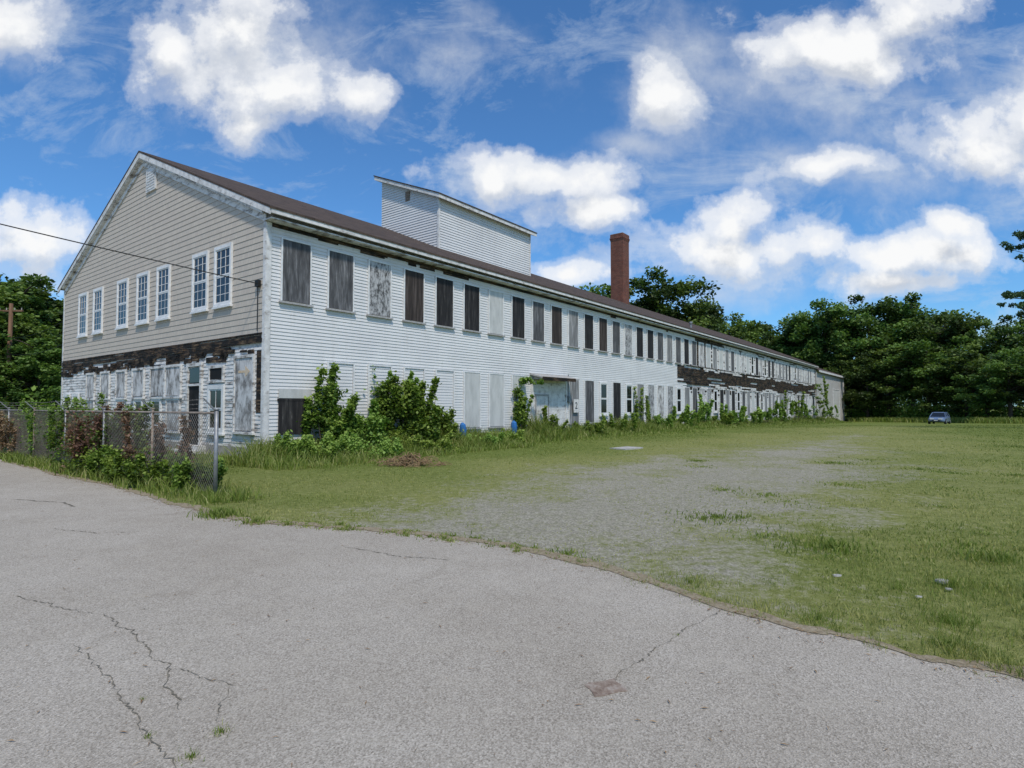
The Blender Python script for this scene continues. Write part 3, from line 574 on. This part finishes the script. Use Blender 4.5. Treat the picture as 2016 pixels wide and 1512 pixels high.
# roof tower
S0,S1,T0,T1=12.2,20.4,4.81,9.35
Z0,Z1=12.62,14.5; ms=(Z1-Z0)/(T1-T0)
tw=empty("roof_tower",(0,0,0),0,mill); tw["label"]="white clapboard monitor with shed roof on the ridge"
b=MB(); b.prism([(S0+.05,T0+.05,9.0),(S0+.05,T1,9.0),(S0+.05,T1,Z1-.02),(S0+.05,T0+.05,Z0-.02)],(S1-S0-.05,0,0)); 
sid_y(b,T0,S0,S1,9.55,Z0-.05,.14,.03,fn=lambda z:(S0+.06,S1-.06))
sid_x(b,S0,0,0,9.55,Z1-.02,.14,.03,lambda z:(max(T0+.06,T0+(z-Z0)/ms),T1)); b.obj("wall",M['vinyl'],tw)
for bx in ((S0-.06,S0+.06,T0-.06,T0+.06,9.3,Z0),(S1-.07,S1+.02,T0-.06,T0+.0,9.3,Z0)):
    b=MB(); b.box(*bx); b.obj("corner_board",M['trim'],tw)
b=MB(); o1=.35
b.prism([(S0-o1,T0-o1,Z0-ms*o1+.14),(S0-o1,T1+o1,Z1+ms*o1+.14),(S0-o1,T1+o1,Z1+ms*o1+.2),(S0-o1,T0-o1,Z0-ms*o1+.2)],(S1-S0+2*o1,0,0)); b.obj("roof",M['roof'],tw)
b=MB(); q=o1-.03
b.prism([(S0-q,T0-q,Z0-ms*q-.06),(S0-q,T1+q,Z1+ms*q-.06),(S0-q,T1+q,Z1+ms*q+.136),(S0-q,T0-q,Z0-ms*q+.136)],(S1-S0+2*q,0,0)); b.obj("fascia",M['trim'],tw)
b=MB(); b.box(S0-.07,S0-.02,7.0,7.32,12.9,13.4); 
for k in range(4): b.box(S0-.08,S0-.07,7.02,7.30,12.95+k*.11,13.0+k*.11)
b.obj("vent",M['rust'],tw)
# ---- window meshes
def boardmesh(w,h,mat):
    b=MB(); b.box(-w/2+.04,w/2-.04,-.036,-.012,.03,h-.04)
    return b.mesh("boarded_window",mat)
def framemesh(w,h,mat,t=.05,d=.06):
    b=MB(); b.box(-w/2,-w/2+t,-d,0,0,h); b.box(w/2-t,w/2,-d,0,0,h); b.box(-w/2+t,w/2-t,-d,0,h-t,h); return b.mesh("frame",mat)
def sillmesh(w,mat):
    b=MB(); b.box(-w/2-.05,w/2+.05,-.10,0,-.06,.0); return b.mesh("sill",mat)
WU,HU=1.06,1.98; ZU=4.85
ukinds=['plygrey','plygrey','plymott','plybrown','plydark','plydark','panelwhite','plydark','plygrey','plybrown','plylight','plydark','plybrown','plygrey','plymott','plydark','plydark','plygrey','plylight','plygrey','plydark','plygrey']
KS=('plygrey','plylight','plymott','plybrown','plydark','panelwhite','peelpanel')
bm={k:boardmesh(WU,HU,M[k]) for k in KS}
fu=framemesh(WU,HU,M['frame'],.045,.055); su=sillmesh(WU,M['sill'])
fw=framemesh(WU+.16,HU,M['frame'],.12,.055)
def put(name,me,x,z,parent,kids,rot=0,y=0,lab=None):
    o=bpy.data.objects.new(name,me); o.location=(x,y,z) ; o.rotation_euler=(0,0,rot); link(o,parent)
    if lab:o["label"]=lab
    for nm,m_ in kids: link(bpy.data.objects.new(nm,m_),o)
    return o
labs={'plygrey':"window boarded with grey weathered plywood",'plylight':"window boarded with pale grey plywood",'plymott':"window boarded with mottled peeling plywood",'plybrown':"window boarded with brown plywood",'plydark':"window boarded with blackened plywood",'panelwhite':"window covered with white panel",'peelpanel':"window covered with peeling white panel"}
random.seed(21)
def sash(w,h,cols,rows,nm="sash_window",t=.09,mat='frame'):
    g=MB(); g.box(-w/2+.02,w/2-.02,-.03,-.012,.02,h-.02); gm=g.mesh(nm,M['glass'])
    b=MB(); b.box(-w/2,-w/2+t,-.07,0,0,h); b.box(w/2-t,w/2,-.07,0,0,h); b.box(-w/2+t,w/2-t,-.07,0,h-t*1.3,h); b.box(-w/2+t,w/2-t,-.07,0,0,t); b.box(-w/2-.03,w/2+.03,-.1,0,-.07,-.0)
    iw=w-2*t; z0=t; z1=h-t*1.3; zm=(z0+z1)/2
    for (a,c,yy) in ((z0,zm,-.042),(zm,z1,-.052)):
        b.box(-iw/2,-iw/2+.05,yy,-.031,a,c); b.box(iw/2-.05,iw/2,yy,-.031,a,c); b.box(-iw/2+.05,iw/2-.05,yy,-.031,a,a+.05); b.box(-iw/2+.05,iw/2-.05,yy,-.031,c-.045,c)
        for k in range(1,cols): xx=-iw/2+iw*k/cols; b.box(xx-.009,xx+.009,yy+.006,-.0315,a+.05,c-.045)
        for k in range(1,rows): zz=a+(c-a)*k/rows; b.box(-iw/2+.05,iw/2-.05,yy+.008,-.0318,zz-.009,zz+.009)
    return gm,b.mesh("frame",M[mat])
SG,SF=sash(1.15,2.02,3,3)
S2G,S2F=sash(.95,1.95,1,1)
S3G,S3F=sash(.85,1.2,1,1,t=.1)
for k in range(52):
    x=.45+WU/2+1.671*k
    if x+WU/2>SE-.3: break
    if x<36.3:
        kd=ukinds[k%len(ukinds)]; put("boarded_window",bm[kd],x,ZU,mill,[("frame",fu),("sill",su)],y=-.022,lab=labs[kd])
    else:
        if k in (31,34,43): put("sash_window",S2G,x,ZU,mill,[("frame",S2F)],y=-.02)
        else:
            kd=random.choice(['plylight','peelpanel','plygrey','panelwhite','plydark','plylight'])
            put("boarded_window",bm[kd],x,ZU,mill,[("frame",fw),("sill",su)],y=-.02,lab=labs[kd])
HL=2.4; ZL=.68
lm={k:boardmesh(WU,HL,M[k]) for k in KS}
fl=framemesh(WU+.02,HL,M['frame'],.045,.05)
vb=MB(); sid_y(vb,0,-WU/2+.05,WU/2-.05,.03,HL-.05,HB,.02); vcov=vb.mesh("covered_window",M['vinyl'])
for k in range(1,51):
    x=.49+WU/2+1.671*k
    if x+WU/2>SE-.3: break
    if 13.4<x<17.1: continue
    if k<=4:
        put("covered_window",vcov,x,ZL,mill,[("frame",fl)],y=-.032,lab="window opening covered with white siding"); continue
    if k in (12,14,19,24,28,33,37,41): put("sash_window",S2G,x,ZL+.4,mill,[("frame",S2F)],y=-.025); continue
    if k<=7: kd='panelwhite'
    elif k<=10: kd='plylight'
    elif k==11: kd='plygrey'
    else: kd=random.choice(['plylight','panelwhite','plygrey','plymott','peelpanel','plydark','plylight'])
    put("boarded_window",lm[kd],x,ZL,mill,[("frame",fl),("sill",su)],y=-.025,lab=labs[kd])
b=MB(); b.box(-.56,.56,-.04,-.01,0,1.05); b.box(-.6,.6,-.05,-.01,1.05,1.12); o=b.obj("boarded_opening",M['plydark'],mill,(1.0,-.025,.72))
b=MB(); b.box(-.56,.56,-.045,-.01,1.13,1.42); b.obj("cover_board",M['panelwhite'],mill,(1.0,-.027,.72))
D0,D1=13.75,16.95
ent=empty("entrance",(0,0,0),0,mill); ent["label"]="white panelled entrance with overhead door and side door"
b=MB(); 
for k in range(6): b.box(D0+.1,D1-.1,-.05-.008*(k%2),-.02,.05+k*.455,.05+k*.455+.445)
b.obj("overhead_door",M['trim'],ent)
b=MB(); b.box(D0-.02,D0+.1,-.09,-.0,.0,2.9); b.box(D1-.1,D1+.02,-.09,0,0,2.9); b.box(D0+.1,D1-.1,-.09,0,2.79,2.9); b.obj("frame",M['trim'],ent)
b=MB(); b.box(D0+.38,D0+1.36,-.10,-.06,.08,2.1); b.box(D0+.48,D0+.86,-.112,-.10,1.2,1.95); b.box(D0+.9,D0+1.26,-.112,-.10,1.2,1.95); b.box(D0+.48,D0+.86,-.112,-.10,.25,1.05); b.box(D0+.9,D0+1.26,-.112,-.10,.25,1.05); d=b.obj("door",M['trim'],ent)
b=MB(); b.tube([(D0+1.28,-.10,1.08),(D0+1.28,-.15,1.08),(D0+1.2,-.15,1.08)],.02,6); b.obj("handle",M['metal'],d)
b=MB(); b.box(D0+1.39,D0+1.46,-.12,-.06,.08,2.1); b.box(D0+.28,D0+.35,-.12,-.06,.08,2.1); b.box(D0+.28,D0+1.46,-.12,-.06,2.12,2.2); b.obj("door_frame",M['sill'],ent)
b=MB(); b.prism([(D0-.1,0,3.22),(D0-.1,-.8,3.02),(D0-.1,-.8,2.95),(D0-.1,0,3.15)],(D1-D0+.2,0,0)); b.prism([(D0+.1,-.03,3.14),(D0+.1,-.7,2.98),(D0+.1,-.7,2.92),(D0+.1,-.03,2.93)],(.06,0,0)); b.prism([(D1-.1,-.03,3.14),(D1-.1,-.7,2.98),(D1-.1,-.7,2.92),(D1-.1,-.03,2.93)],(.06,0,0))
b.obj("canopy",M['sill'],ent)
b=MB(); b.box(D0-.12,D1-.3,-.83,-.802,2.86,3.03); b.obj("canopy_edge",M['char'],ent)
b=MB(); b.box(-.26,.26,-.02,0,-.36,.36); sg=b.obj("number_sign",M['trim'],mill,(17.75,-.16,1.62)); sg["label"]="white sign reading 2"
cu=bpy.data.curves.new("digit","FONT"); cu.body="2"; cu.size=.52; cu.align_x='CENTER'; cu.align_y='CENTER'; cu.extrude=.004
to=bpy.data.objects.new("digit",cu); COL.objects.link(to); bpy.context.view_layer.update()
tm=bpy.data.meshes.new_from_object(to); bpy.data.objects.remove(to); tm.materials.clear(); tm.materials.append(M['ink'])
o=bpy.data.objects.new("digit",tm); o.rotation_euler=(math.pi/2,0,0); o.location=(0,-.028,0); link(o,sg)
RG=-math.pi/2
for t0 in (2.0,3.62,6.6,8.52,10.62,13.48,15.45): put("sash_window",SG,-.015,4.9,mill,[("frame",SF)],rot=RG,y=t0+.585)
b=MB(); b.box(-.07,-.02,8.1,9.02,10.1,11.05)
for k in range(7): b.box(-.085,-.07,8.2,8.92,10.18+k*.11,10.24+k*.11)
b.obj("gable_vent",M['trim'],mill)
def gpanel(t0,t1,z0,z1,mat,nm="wall_panel",d=.05,lab=None,fr=True):
    w=t1-t0; b=MB(); b.box(-w/2+.05,w/2-.05,-d,-.01,.05,z1-z0-.05); me=b.mesh(nm,M[mat]); kids=[]
    if fr:
        f=MB(); f.box(-w/2,-w/2+.07,-d-.03,-.01,0,z1-z0); f.box(w/2-.07,w/2,-d-.03,-.01,0,z1-z0); f.box(-w/2+.07,w/2-.07,-d-.03,-.01,z1-z0-.09,z1-z0); f.box(-w/2-.04,w/2+.04,-d-.06,-.01,-.07,0); kids=[("frame",f.mesh("frame",M['peel']))]
    return put(nm,me,-.01,z0,mill,kids,rot=RG,y=(t0+t1)/2,lab=lab)
gp=gpanel(.5,1.72,.8,3.2,'peelpanel',lab="white painted panel with faded orange arrow")
b=MB(); b.prism([(-.34,-.056,1.84),(.08,-.056,1.84),(.08,-.056,1.70),(.36,-.056,1.88),(.08,-.056,2.06),(.08,-.056,1.92),(-.34,-.056,1.92)],(0,.004,0)); b.obj("arrow_marking",M['orange'],gp)
gs=sash(1.1,1.6,2,1,t=.12)
put("sash_window",gs[0],-.02,.72,mill,[("frame",gs[1])],rot=RG,y=2.9)
gpanel(2.4,3.4,2.45,2.95,'dark',"transom_opening",lab="broken dark transom opening")
de=empty("side_entrance",(0,0,0),0,mill)
b=MB(); b.box(-.035,-.012,4.0,4.9,.28,2.7); b.obj("opening",M['dark'],de)
b=MB(); b.box(-.1,-.01,3.9,4.0,.25,3.1); b.box(-.1,-.01,4.9,5.02,.25,3.1); b.box(-.1,-.01,4.0,4.9,2.98,3.1); b.box(-.09,-.01,4.0,4.9,2.3,2.38); b.obj("frame",M['peel'],de)
b=MB(); b.box(-.06,-.036,4.07,4.83,2.42,2.93); b.obj("transom",M['glass'],de)
b=MB(); b.box(-.5,-.02,3.6,5.2,-.05,.12); b.box(-.28,-.02,3.6,5.2,.12,.27); b.obj("step",M['trim'],de)
for (a,c) in ((5.5,6.85),(6.85,8.2),(8.75,9.95),(10.6,11.7),(12.4,13.5),(14.2,15.3)): gpanel(a,c,1.95,3.12,'peelpanel',lab="peeling white painted window panel")
for t0 in (7.15,8.85,10.75): put("sash_window",S3G,-.02,.75,mill,[("frame",S3F)],rot=RG,y=t0+.4)
gpanel(12.4,13.5,.8,1.93,'peelpanel');gpanel(14.2,15.3,.8,1.93,'peelpanel'); gpanel(5.55,6.7,.7,1.9,'peelpanel')
put("sash_window",S3G,-.02,1.0,mill,[("frame",S3F)],rot=RG,y=16.7); put("sash_window",S3G,-.02,1.0,mill,[("frame",S3F)],rot=RG,y=18.0)
b=MB(); b.tube([(-.07,.35,5.3),(-.07,.35,4.6),(-.07,.35,3.9)],.015,6); b.box(-.12,-.03,.25,.45,5.25,5.45); b.obj("service_bracket",M['black'],mill)
b=MB(); b.box(17.05,17.27,-.15,-.03,1.8,2.15); b.tube([(17.16,-.06,2.1),(17.16,-.06,3.3)],.025,6); b.obj("electric_meter",M['metal'],mill)
b=MB(); b.box(27.,27.3,-.2,-.03,1.5,2.3); b.obj("utility_box",M['metal'],mill)
# ------------------------------------------------------------ extension
ex=empty("storage_building",(*W(SE+.25,-.15),0),RZ); tag(ex,"grey sided storage building joined to the mill end","building")
EL=26.5; EW=18
b=MB(); b.prism([(0.03,0.03,-2),(0.03,EW,-2),(.03,EW,7.0),(.03,EW/2,10.7),(.03,.03,7.0)],(EL,0,0)); sid_y(b,0,0,EL,-1.5,7.1,.2,.025); b.obj("wall",M['ext'],ex)
b=MB(); e=.4
for a in (-e,EW+e): b.prism([(-.05,a,7.02),(-.05,EW/2,11.0),(-.05,EW/2,10.85),(-.05,a,6.87)],(EL+.4,0,0))
b.obj("roof",M['roof'],ex)
b=MB(); b.box(0,EL+.3,-e-.05,-e,6.7,7.0); b.obj("fascia",M['trim'],ex)
b=MB(); 
for k in range(9): b.box(14.2,20.8,-.07-.012*(k%2),-.03,-1.0+k*.6,-1.0+k*.6+.58)
b.obj("overhead_door",M['panelwhite'],ex)
b=MB(); b.box(14.0,14.2,-.12,-.03,-1,4.5); b.box(20.8,21.,-.12,-.03,-1,4.5); b.box(14.2,20.8,-.12,-.03,4.4,4.5); b.obj("door_frame",M['trim'],ex)
for bx in ((0,.15,-.06,.0,-1.5,6.7),(EL-.15,EL+.03,-.06,0,-1.5,6.7)):
    b=MB(); b.box(*bx); b.obj("corner_board",M['trim'],ex)
# ------------------------------------------------------------ fence
fe=empty("chain_link_fence",(-5.2,10.2,0),math.atan2(.6,-.8)); tag(fe,"rusty chain link fence with angled barbed wire arms","fence")
FH=1.5; FL=18.4
for k in range(8):
    u=k*2.62; 
    b=MB(); r_=.036 if k==0 else .026; b.tube([(0,0,-.1),(0,0,FH+.04)],r_,8); b.tube([(0,0,FH+.03),(0,0,FH+.06)],r_*1.3,8)
    p_=b.obj("post",M['metal'] if k%3!=1 else M['rust'],fe,(u,0,0),True)
    b=MB(); b.tube([(0,0,FH),(0.03,.22,FH+.24)],[.018,.012],5); b.obj("barbed_wire_arm",M['metal'],p_)
b=MB(); b.tube([(0,0,FH-.02),(FL,0,FH-.02)],.022,6); b.obj("rail",M['wire'],fe,smooth=True)
b=MB(); sp=.085
def wire(b,p,q,r=.0033): b.tube([p,q],r,3,False)
k=-int(FH/sp)
while k*sp<FL:
    x0=k*sp; 
    for sg_ in (1,-1):
        a=[x0,0,.06] if sg_==1 else [x0+FH-.1,0,.06]; c=[x0+FH-.1,0,FH-.04] if sg_==1 else [x0,0,FH-.04]
        def clip(P,Q):
            if P[0]<0: t_=(0-P[0])/(Q[0]-P[0]); P=[0,0,P[2]+(Q[2]-P[2])*t_]
            if P[0]>FL: t_=(FL-P[0])/(Q[0]-P[0]); P=[FL,0,P[2]+(Q[2]-P[2])*t_]
            return P
        if max(a[0],c[0])<=0 or min(a[0],c[0])>=FL: continue
        a2=clip(a,c);c2=clip(c,a); wire(b,(a2[0],.004*sg_,a2[2]),(c2[0],.004*sg_,c2[2]))
    k+=1
b.obj("wire_mesh",M['wire'],fe)
for j in range(3):
    f=(j+1)/3.2; b=MB(); pts=[]
    for q in range(int(FL/.4)+1): pts.append((q*.4,.22*f,FH+.24*f-.03*math.sin((q*.4%2.62)/2.62*math.pi)))
    b.tube(pts,.003,3,False)
    for q in range(0,int(FL/.15)): x=q*.15; z=FH+.24*f-.03*math.sin((x%2.62)/2.62*math.pi); b.tube([(x-.012,.22*f,z-.015),(x+.012,.22*f,z+.015)],.002,3,False)
    b.obj("barbed_wire",M['wire'],fe)
# ------------------------------------------------------------ poles and wires
e=empty("utility_pole",(-36.6,42,0)); tag(e,"brown wooden utility pole beside the trees","utility pole")
b=MB(); b.tube([(0,0,-.3),(0,0,4),(.03,0,9.1)],[.17,.15,.12],10); b.obj("pole",M['wood'],e,smooth=True)
b=MB(); b.box(-.9,.9,-.05,.05,8.5,8.62); b.obj("crossarm",M['wood'],e)
b=MB(); 
for x in (-.8,-.3,.3,.8): b.tube([(x,0,8.62),(x,0,8.78)],[.04,.03],6)
b.obj("insulator",M['concrete'],e)
def cable(a,c,sag,label,r=.012):
    a=Vector(a);c=Vector(c); pts=[a.lerp(c,i/40)+Vector((0,0,-sag*4*(i/40)*(1-i/40))) for i in range(41)]
    b=MB(); b.tube(pts,r,5); o=b.obj("overhead_cable",M['black']); tag(o,label,"cable"); 
cable(W(-.12,.35)+(5.35,),(-31,1.8,10.1),.35,"black service cable running to the mill corner",.016)
for z in (6.6,5.6,4.6): cable((-36.5,42,z),(-60,80,z-.3),.4,"thin black cable on the utility pole")
for z in (6.6,5.4): cable((-36.5,42,z),W(0,GW-1)+(z-.6,),.3,"thin black cable from pole to the mill",.01)
for s_,d_ in ((7.95,.8),(11.6,.6)):
    x,y_=W(s_,-d_); e=empty("blue_standpipe",(x,y_,0),RZ+random.uniform(-.3,.3)); tag(e,"short pipe with crumpled blue plastic cover by wall","pipe","blue covered pipes")
    b=MB(); b.tube([(0,0,0),(0,0,.6)],.05,8); b.obj("pipe",M['metal'],e)
    b=MB(); b.tube([(0,0,.18),(0.01,0,.4),(0.02,0,.66),(0,0,.86),(-.02,0,.95)],[.18,.13,.15,.12,.03],9); b.obj("cover",M['bluepaint'],e)
# ------------------------------------------------------------ car
def car(x,y,rz,label,col,name="parked_car"):
    e=empty(name,(x,y,float(gz(y))),rz); tag(e,label,"car")
    m,nt,p,o=newmat("car_paint"); T=NT(nt); T.l(T.ramp(T.noise(T.coord("Object"),4),[(.3,col),(.7,tuple(c*1.2 for c in col))]),p.inputs["Base Color"]); p.inputs["Roughness"].default_value=.25; p.inputs["Coat Weight"].default_value=.6
    st=[(-2.25,.45,.72,.62),(-2.15,.32,.86,.80),(-1.6,.25,.93,.88),(-.9,.22,.98,.90),(.6,.22,.95,.90),(1.2,.25,.90,.89),(1.9,.3,.82,.84),(2.2,.36,.70,.70),(2.28,.45,.60,.55)]
    b=MB(); rings=[]
    for (xx,zb,zt,w) in st:
        k=len(b.v); b.v+=[(xx,-w*.9,zb),(xx,-w,zb+.12),(xx,-w,zt-.18),(xx,-w*.86,zt),(xx,w*.86,zt),(xx,w,zt-.18),(xx,w,zb+.12),(xx,w*.9,zb)]; rings.append(k)
    for a,c in zip(rings[:-1],rings[1:]):
        for q in range(8): b.f.append((a+q,a+(q+1)%8,c+(q+1)%8,c+q))
    b.f.append(tuple(rings[0]+q for q in range(8))); b.f.append(tuple(rings[-1]+q for q in range(8))[::-1])
    b.obj("body",m,e,smooth=False)
    b=MB()
    b.v+=[(-1.75,-.78,.92),(1.2,-.78,.90),(.35,-.60,1.41),(-1.2,-.60,1.41),(-1.75,.78,.92),(1.2,.78,.90),(.35,.60,1.41),(-1.2,.60,1.41)]
    b.f+=[(0,1,2,3),(7,6,5,4),(1,5,6,2),(0,3,7,4)]; b.obj("windows",M['glass'],e)
    b=MB(); b.v+=[(-1.26,-.62,1.40),(.40,-.62,1.40),(.40,.62,1.40),(-1.26,.62,1.40),(-1.1,-.5,1.47),(.25,-.5,1.47),(.25,.5,1.47),(-1.1,.5,1.47)]; b.f+=[(0,1,5,4),(1,2,6,5),(2,3,7,6),(3,0,4,7),(4,5,6,7)]
    for sy in (-1,1):
        for p0,p1 in (((1.22,.79*sy,.90),(.38,.61*sy,1.42)),((-.25,.79*sy,.92),(-.3,.61*sy,1.42)),((-1.77,.79*sy,.92),(-1.22,.61*sy,1.42))): b.tube([p0,p1],.04,5)
    b.obj("roof",m,e)
    for xx in (-1.4,1.4):
        for sy in (-1,1):
            b=MB(); b.tube([(0,-.11,0),(0,-.09,0),(0,.09,0),(0,.11,0)],[.27,.33,.33,.27],16); w=b.obj("wheel",M['black'],e,(xx,.80*sy,.33)); b=MB(); b.tube([(0,-.118,0),(0,.118,0)],.19,10); b.obj("rim",M['metal'],w)
    for sy in (-1,1):
        b=MB(); b.box(2.05,2.27,.42*sy-.2,.42*sy+.2,.58,.74); b.obj("headlight",M['lens'],e)
    b=MB(); b.box(2.2,2.31,-.35,.35,.42,.55); b.obj("grille",M['black'],e)
    b=MB(); b.box(2.29,2.33,-.2,.2,.44,.53); b.obj("number_plate",M['trim'],e)
    return e
car(.7375*72,72,math.radians(-135),"blue grey hatchback parked on the grass by trees",(.12,.17,.27))
# ------------------------------------------------------------ world
SUN_EL=math.radians(55); SUN_AZ=math.radians(162)
w=bpy.data.worlds.new("World"); scene.world=w; w.use_nodes=True; nt=w.node_tree; nt.nodes.clear(); T=NT(nt)
out=T.n("OutputWorld"); bg=T.n("Background"); T.l(bg.outputs[0],out.inputs[0]); bg.inputs[1].default_value=.115
sky=T.n("TexSky"); sky.sky_type='NISHITA'; sky.sun_disc=False; sky.sun_elevation=SUN_EL; sky.sun_rotation=SUN_AZ; sky.air_density=1.0; sky.dust_density=.6; sky.ozone_density=2.0
CL=[(-.585,.585,.07,.05),(-.47,.65,.09,.08),(-.41,.55,.115,.06),(-.45,.49,.05,.03),(-.25,.54,.055,.035),
(-.86,.67,.08,.06),(.26,.55,.045,.055),(.56,.62,.13,.06),(.69,.67,.08,.05),(.80,.44,.09,.055),(.88,.50,.08,.05),(.56,.405,.11,.02),
(.06,.395,.13,.035),(.13,.34,.07,.025),(-.03,.38,.05,.035),(.36,.265,.15,.042),(.385,.32,.07,.045),(.47,.265,.09,.03),
(.68,.25,.13,.04),(.75,.30,.05,.03),(.66,.205,.11,.02),(.10,.22,.07,.025),(-.83,.28,.11,.055),(1.3,.5,.3,.15),(-1.4,.5,.3,.12)]
SOFT=[(.48,.55,.27,.15),(.85,.48,.18,.14),(.55,.41,.26,.07),(.27,.55,.10,.11),(-.45,.60,.20,.12),(.10,.37,.18,.06),(-.87,.66,.14,.09),(.36,.20,.18,.04),(.84,.15,.12,.03),(.20,.45,.07,.04),(-.1,.62,.12,.05)]
def blobgroup(name,blobs,wscale,wamp,nscale,ndet,namp,k_,rgh=.6):
    grp=bpy.data.node_groups.new(name,"ShaderNodeTree")
    grp.interface.new_socket("P",in_out='INPUT',socket_type='NodeSocketVector'); grp.interface.new_socket("F",in_out='OUTPUT',socket_type='NodeSocketFloat')
    G=NT(grp); gi=grp.nodes.new("NodeGroupInput"); go=grp.nodes.new("NodeGroupOutput")
    wn=G.n("TexNoise"); wn.inputs["Scale"].default_value=wscale; wn.inputs["Detail"].default_value=2; G.l(gi.outputs[0],wn.inputs["Vector"])
    sb=G.n("VectorMath",operation="SUBTRACT"); G.l(wn.outputs["Color"],sb.inputs[0]); sb.inputs[1].default_value=(.5,.5,.5)
    sc=G.n("VectorMath",operation="SCALE"); G.l(sb.outputs[0],sc.inputs[0]); sc.inputs["Scale"].default_value=wamp
    ad=G.n("VectorMath",operation="ADD"); G.l(gi.outputs[0],ad.inputs[0]); G.l(sc.outputs[0],ad.inputs[1])
    cur=None
    for (u,v_,a_,b_) in blobs:
        s1=G.n("VectorMath",operation="SUBTRACT"); G.l(ad.outputs[0],s1.inputs[0]); s1.inputs[1].default_value=(u,v_,0)
        s2=G.n("VectorMath",operation="MULTIPLY"); G.l(s1.outputs[0],s2.inputs[0]); s2.inputs[1].default_value=(k_/a_,k_/b_,0)
        s3=G.n("VectorMath",operation="LENGTH"); G.l(s2.outputs[0],s3.inputs[0]); val=G.math("SUBTRACT",1.15,s3.outputs["Value"])
        if cur is None: cur=val
        else:
            mx=G.n("Math",operation="SMOOTH_MAX"); G.l(cur,mx.inputs[0]); G.l(val,mx.inputs[1]); mx.inputs[2].default_value=.3; cur=mx.outputs[0]
    cur=G.math("MAXIMUM",cur,-1.1)
    dn=G.n("TexNoise"); dn.inputs["Scale"].default_value=nscale; dn.inputs["Detail"].default_value=ndet; dn.inputs["Roughness"].default_value=rgh; G.l(gi.outputs[0],dn.inputs["Vector"])
    G.l(G.math("ADD",cur,G.math("MULTIPLY",G.math("SUBTRACT",dn.outputs[0],.5),namp)),go.inputs[0]); return grp
grp=blobgroup("cloud_field",CL,5,.10,9,8,2.6,.74,.6)
grs=blobgroup("soft_cloud_field",SOFT,3,.2,5,8,3.2,.8,.64)
tc=T.n("TexCoord"); sx=T.n("SeparateXYZ"); T.l(tc.outputs["Generated"],sx.inputs[0])
ay_=T.math("ADD",T.math("ABSOLUTE",sx.outputs[1]),.02); u=T.math("DIVIDE",sx.outputs[0],ay_); v_=T.math("DIVIDE",sx.outputs[2],ay_)
cb=T.n("CombineXYZ"); T.l(u,cb.inputs[0]); T.l(v_,cb.inputs[1])
def field(off,gp_=grp):
    a=T.n("VectorMath",operation="ADD"); T.l(cb.outputs[0],a.inputs[0]); a.inputs[1].default_value=off; g=T.n("Group"); g.node_tree=gp_; T.l(a.outputs[0],g.inputs[0]); return g.outputs[0]
F0=field((0,0,0)); F1=field((.005,.05,0)); FS=field((0,0,0),grs)
dens=T.ramp(T.math("MULTIPLY",F0,.8),[(.0,0),(.25,.32),(.5,.78),(.85,1)],"EASE")
dif=T.math("ADD",T.math("SUBTRACT",F1,F0),.45)
under=T.math("MULTIPLY",T.ramp(dif,[(.0,0),(1.0,1)],"EASE"),T.ramp(F0,[(.1,.4),(.9,1)]))
ccol=T.mix(under,(8.3,8.35,8.4),(4.9,5.25,5.85))
sd_=T.math("MULTIPLY",T.ramp(T.math("MULTIPLY",FS,.5),[(.0,0),(.85,1)],"EASE"),.68)
mp=T.n("Mapping"); T.l(cb.outputs[0],mp.inputs[0]); mp.inputs["Scale"].default_value=(1.6,3.0,1); mp.inputs["Rotation"].default_value=(0,0,-.5)
ci=T.noise(mp.outputs[0],3.0,9,.68,.6); cf=T.math("MULTIPLY",T.ramp(ci,[(.50,0),(.78,1)]),.65)
sk=T.mix(1.,sky.outputs[0],(.56,.98,1.34),"MULTIPLY")
sk=T.mix(cf,sk,(5.0,5.8,6.8))
sk=T.mix(sd_,sk,(5.9,6.25,6.75))
fin=T.mix(dens,sk,ccol)
up=T.math("GREATER_THAN",sx.outputs[2],0.0); fin=T.mix(up,sky.outputs[0],fin)
T.l(fin,bg.inputs[0])
sd=Vector((math.sin(SUN_AZ)*math.cos(SUN_EL),math.cos(SUN_AZ)*math.cos(SUN_EL),math.sin(SUN_EL)))
sl=bpy.data.lights.new("sun","SUN"); sl.energy=3.0; sl.angle=math.radians(4); sl.color=(1,.92,.81)
so=bpy.data.objects.new("sun",sl); so.rotation_euler=sd.to_track_quat('Z','Y').to_euler(); COL.objects.link(so)
# ------------------------------------------------------------ camera
cd=bpy.data.cameras.new("camera"); cd.sensor_width=36; cd.lens=1139/2016*36; cd.clip_end=6000; cd.clip_start=.05
co=bpy.data.objects.new("camera",cd); co.location=(0,0,1.6); co.rotation_euler=(math.radians(90+2.2),0,0); COL.objects.link(co); scene.camera=co
scene.view_settings.view_transform='Standard'; scene.view_settings.look='None'; scene.view_settings.exposure=0
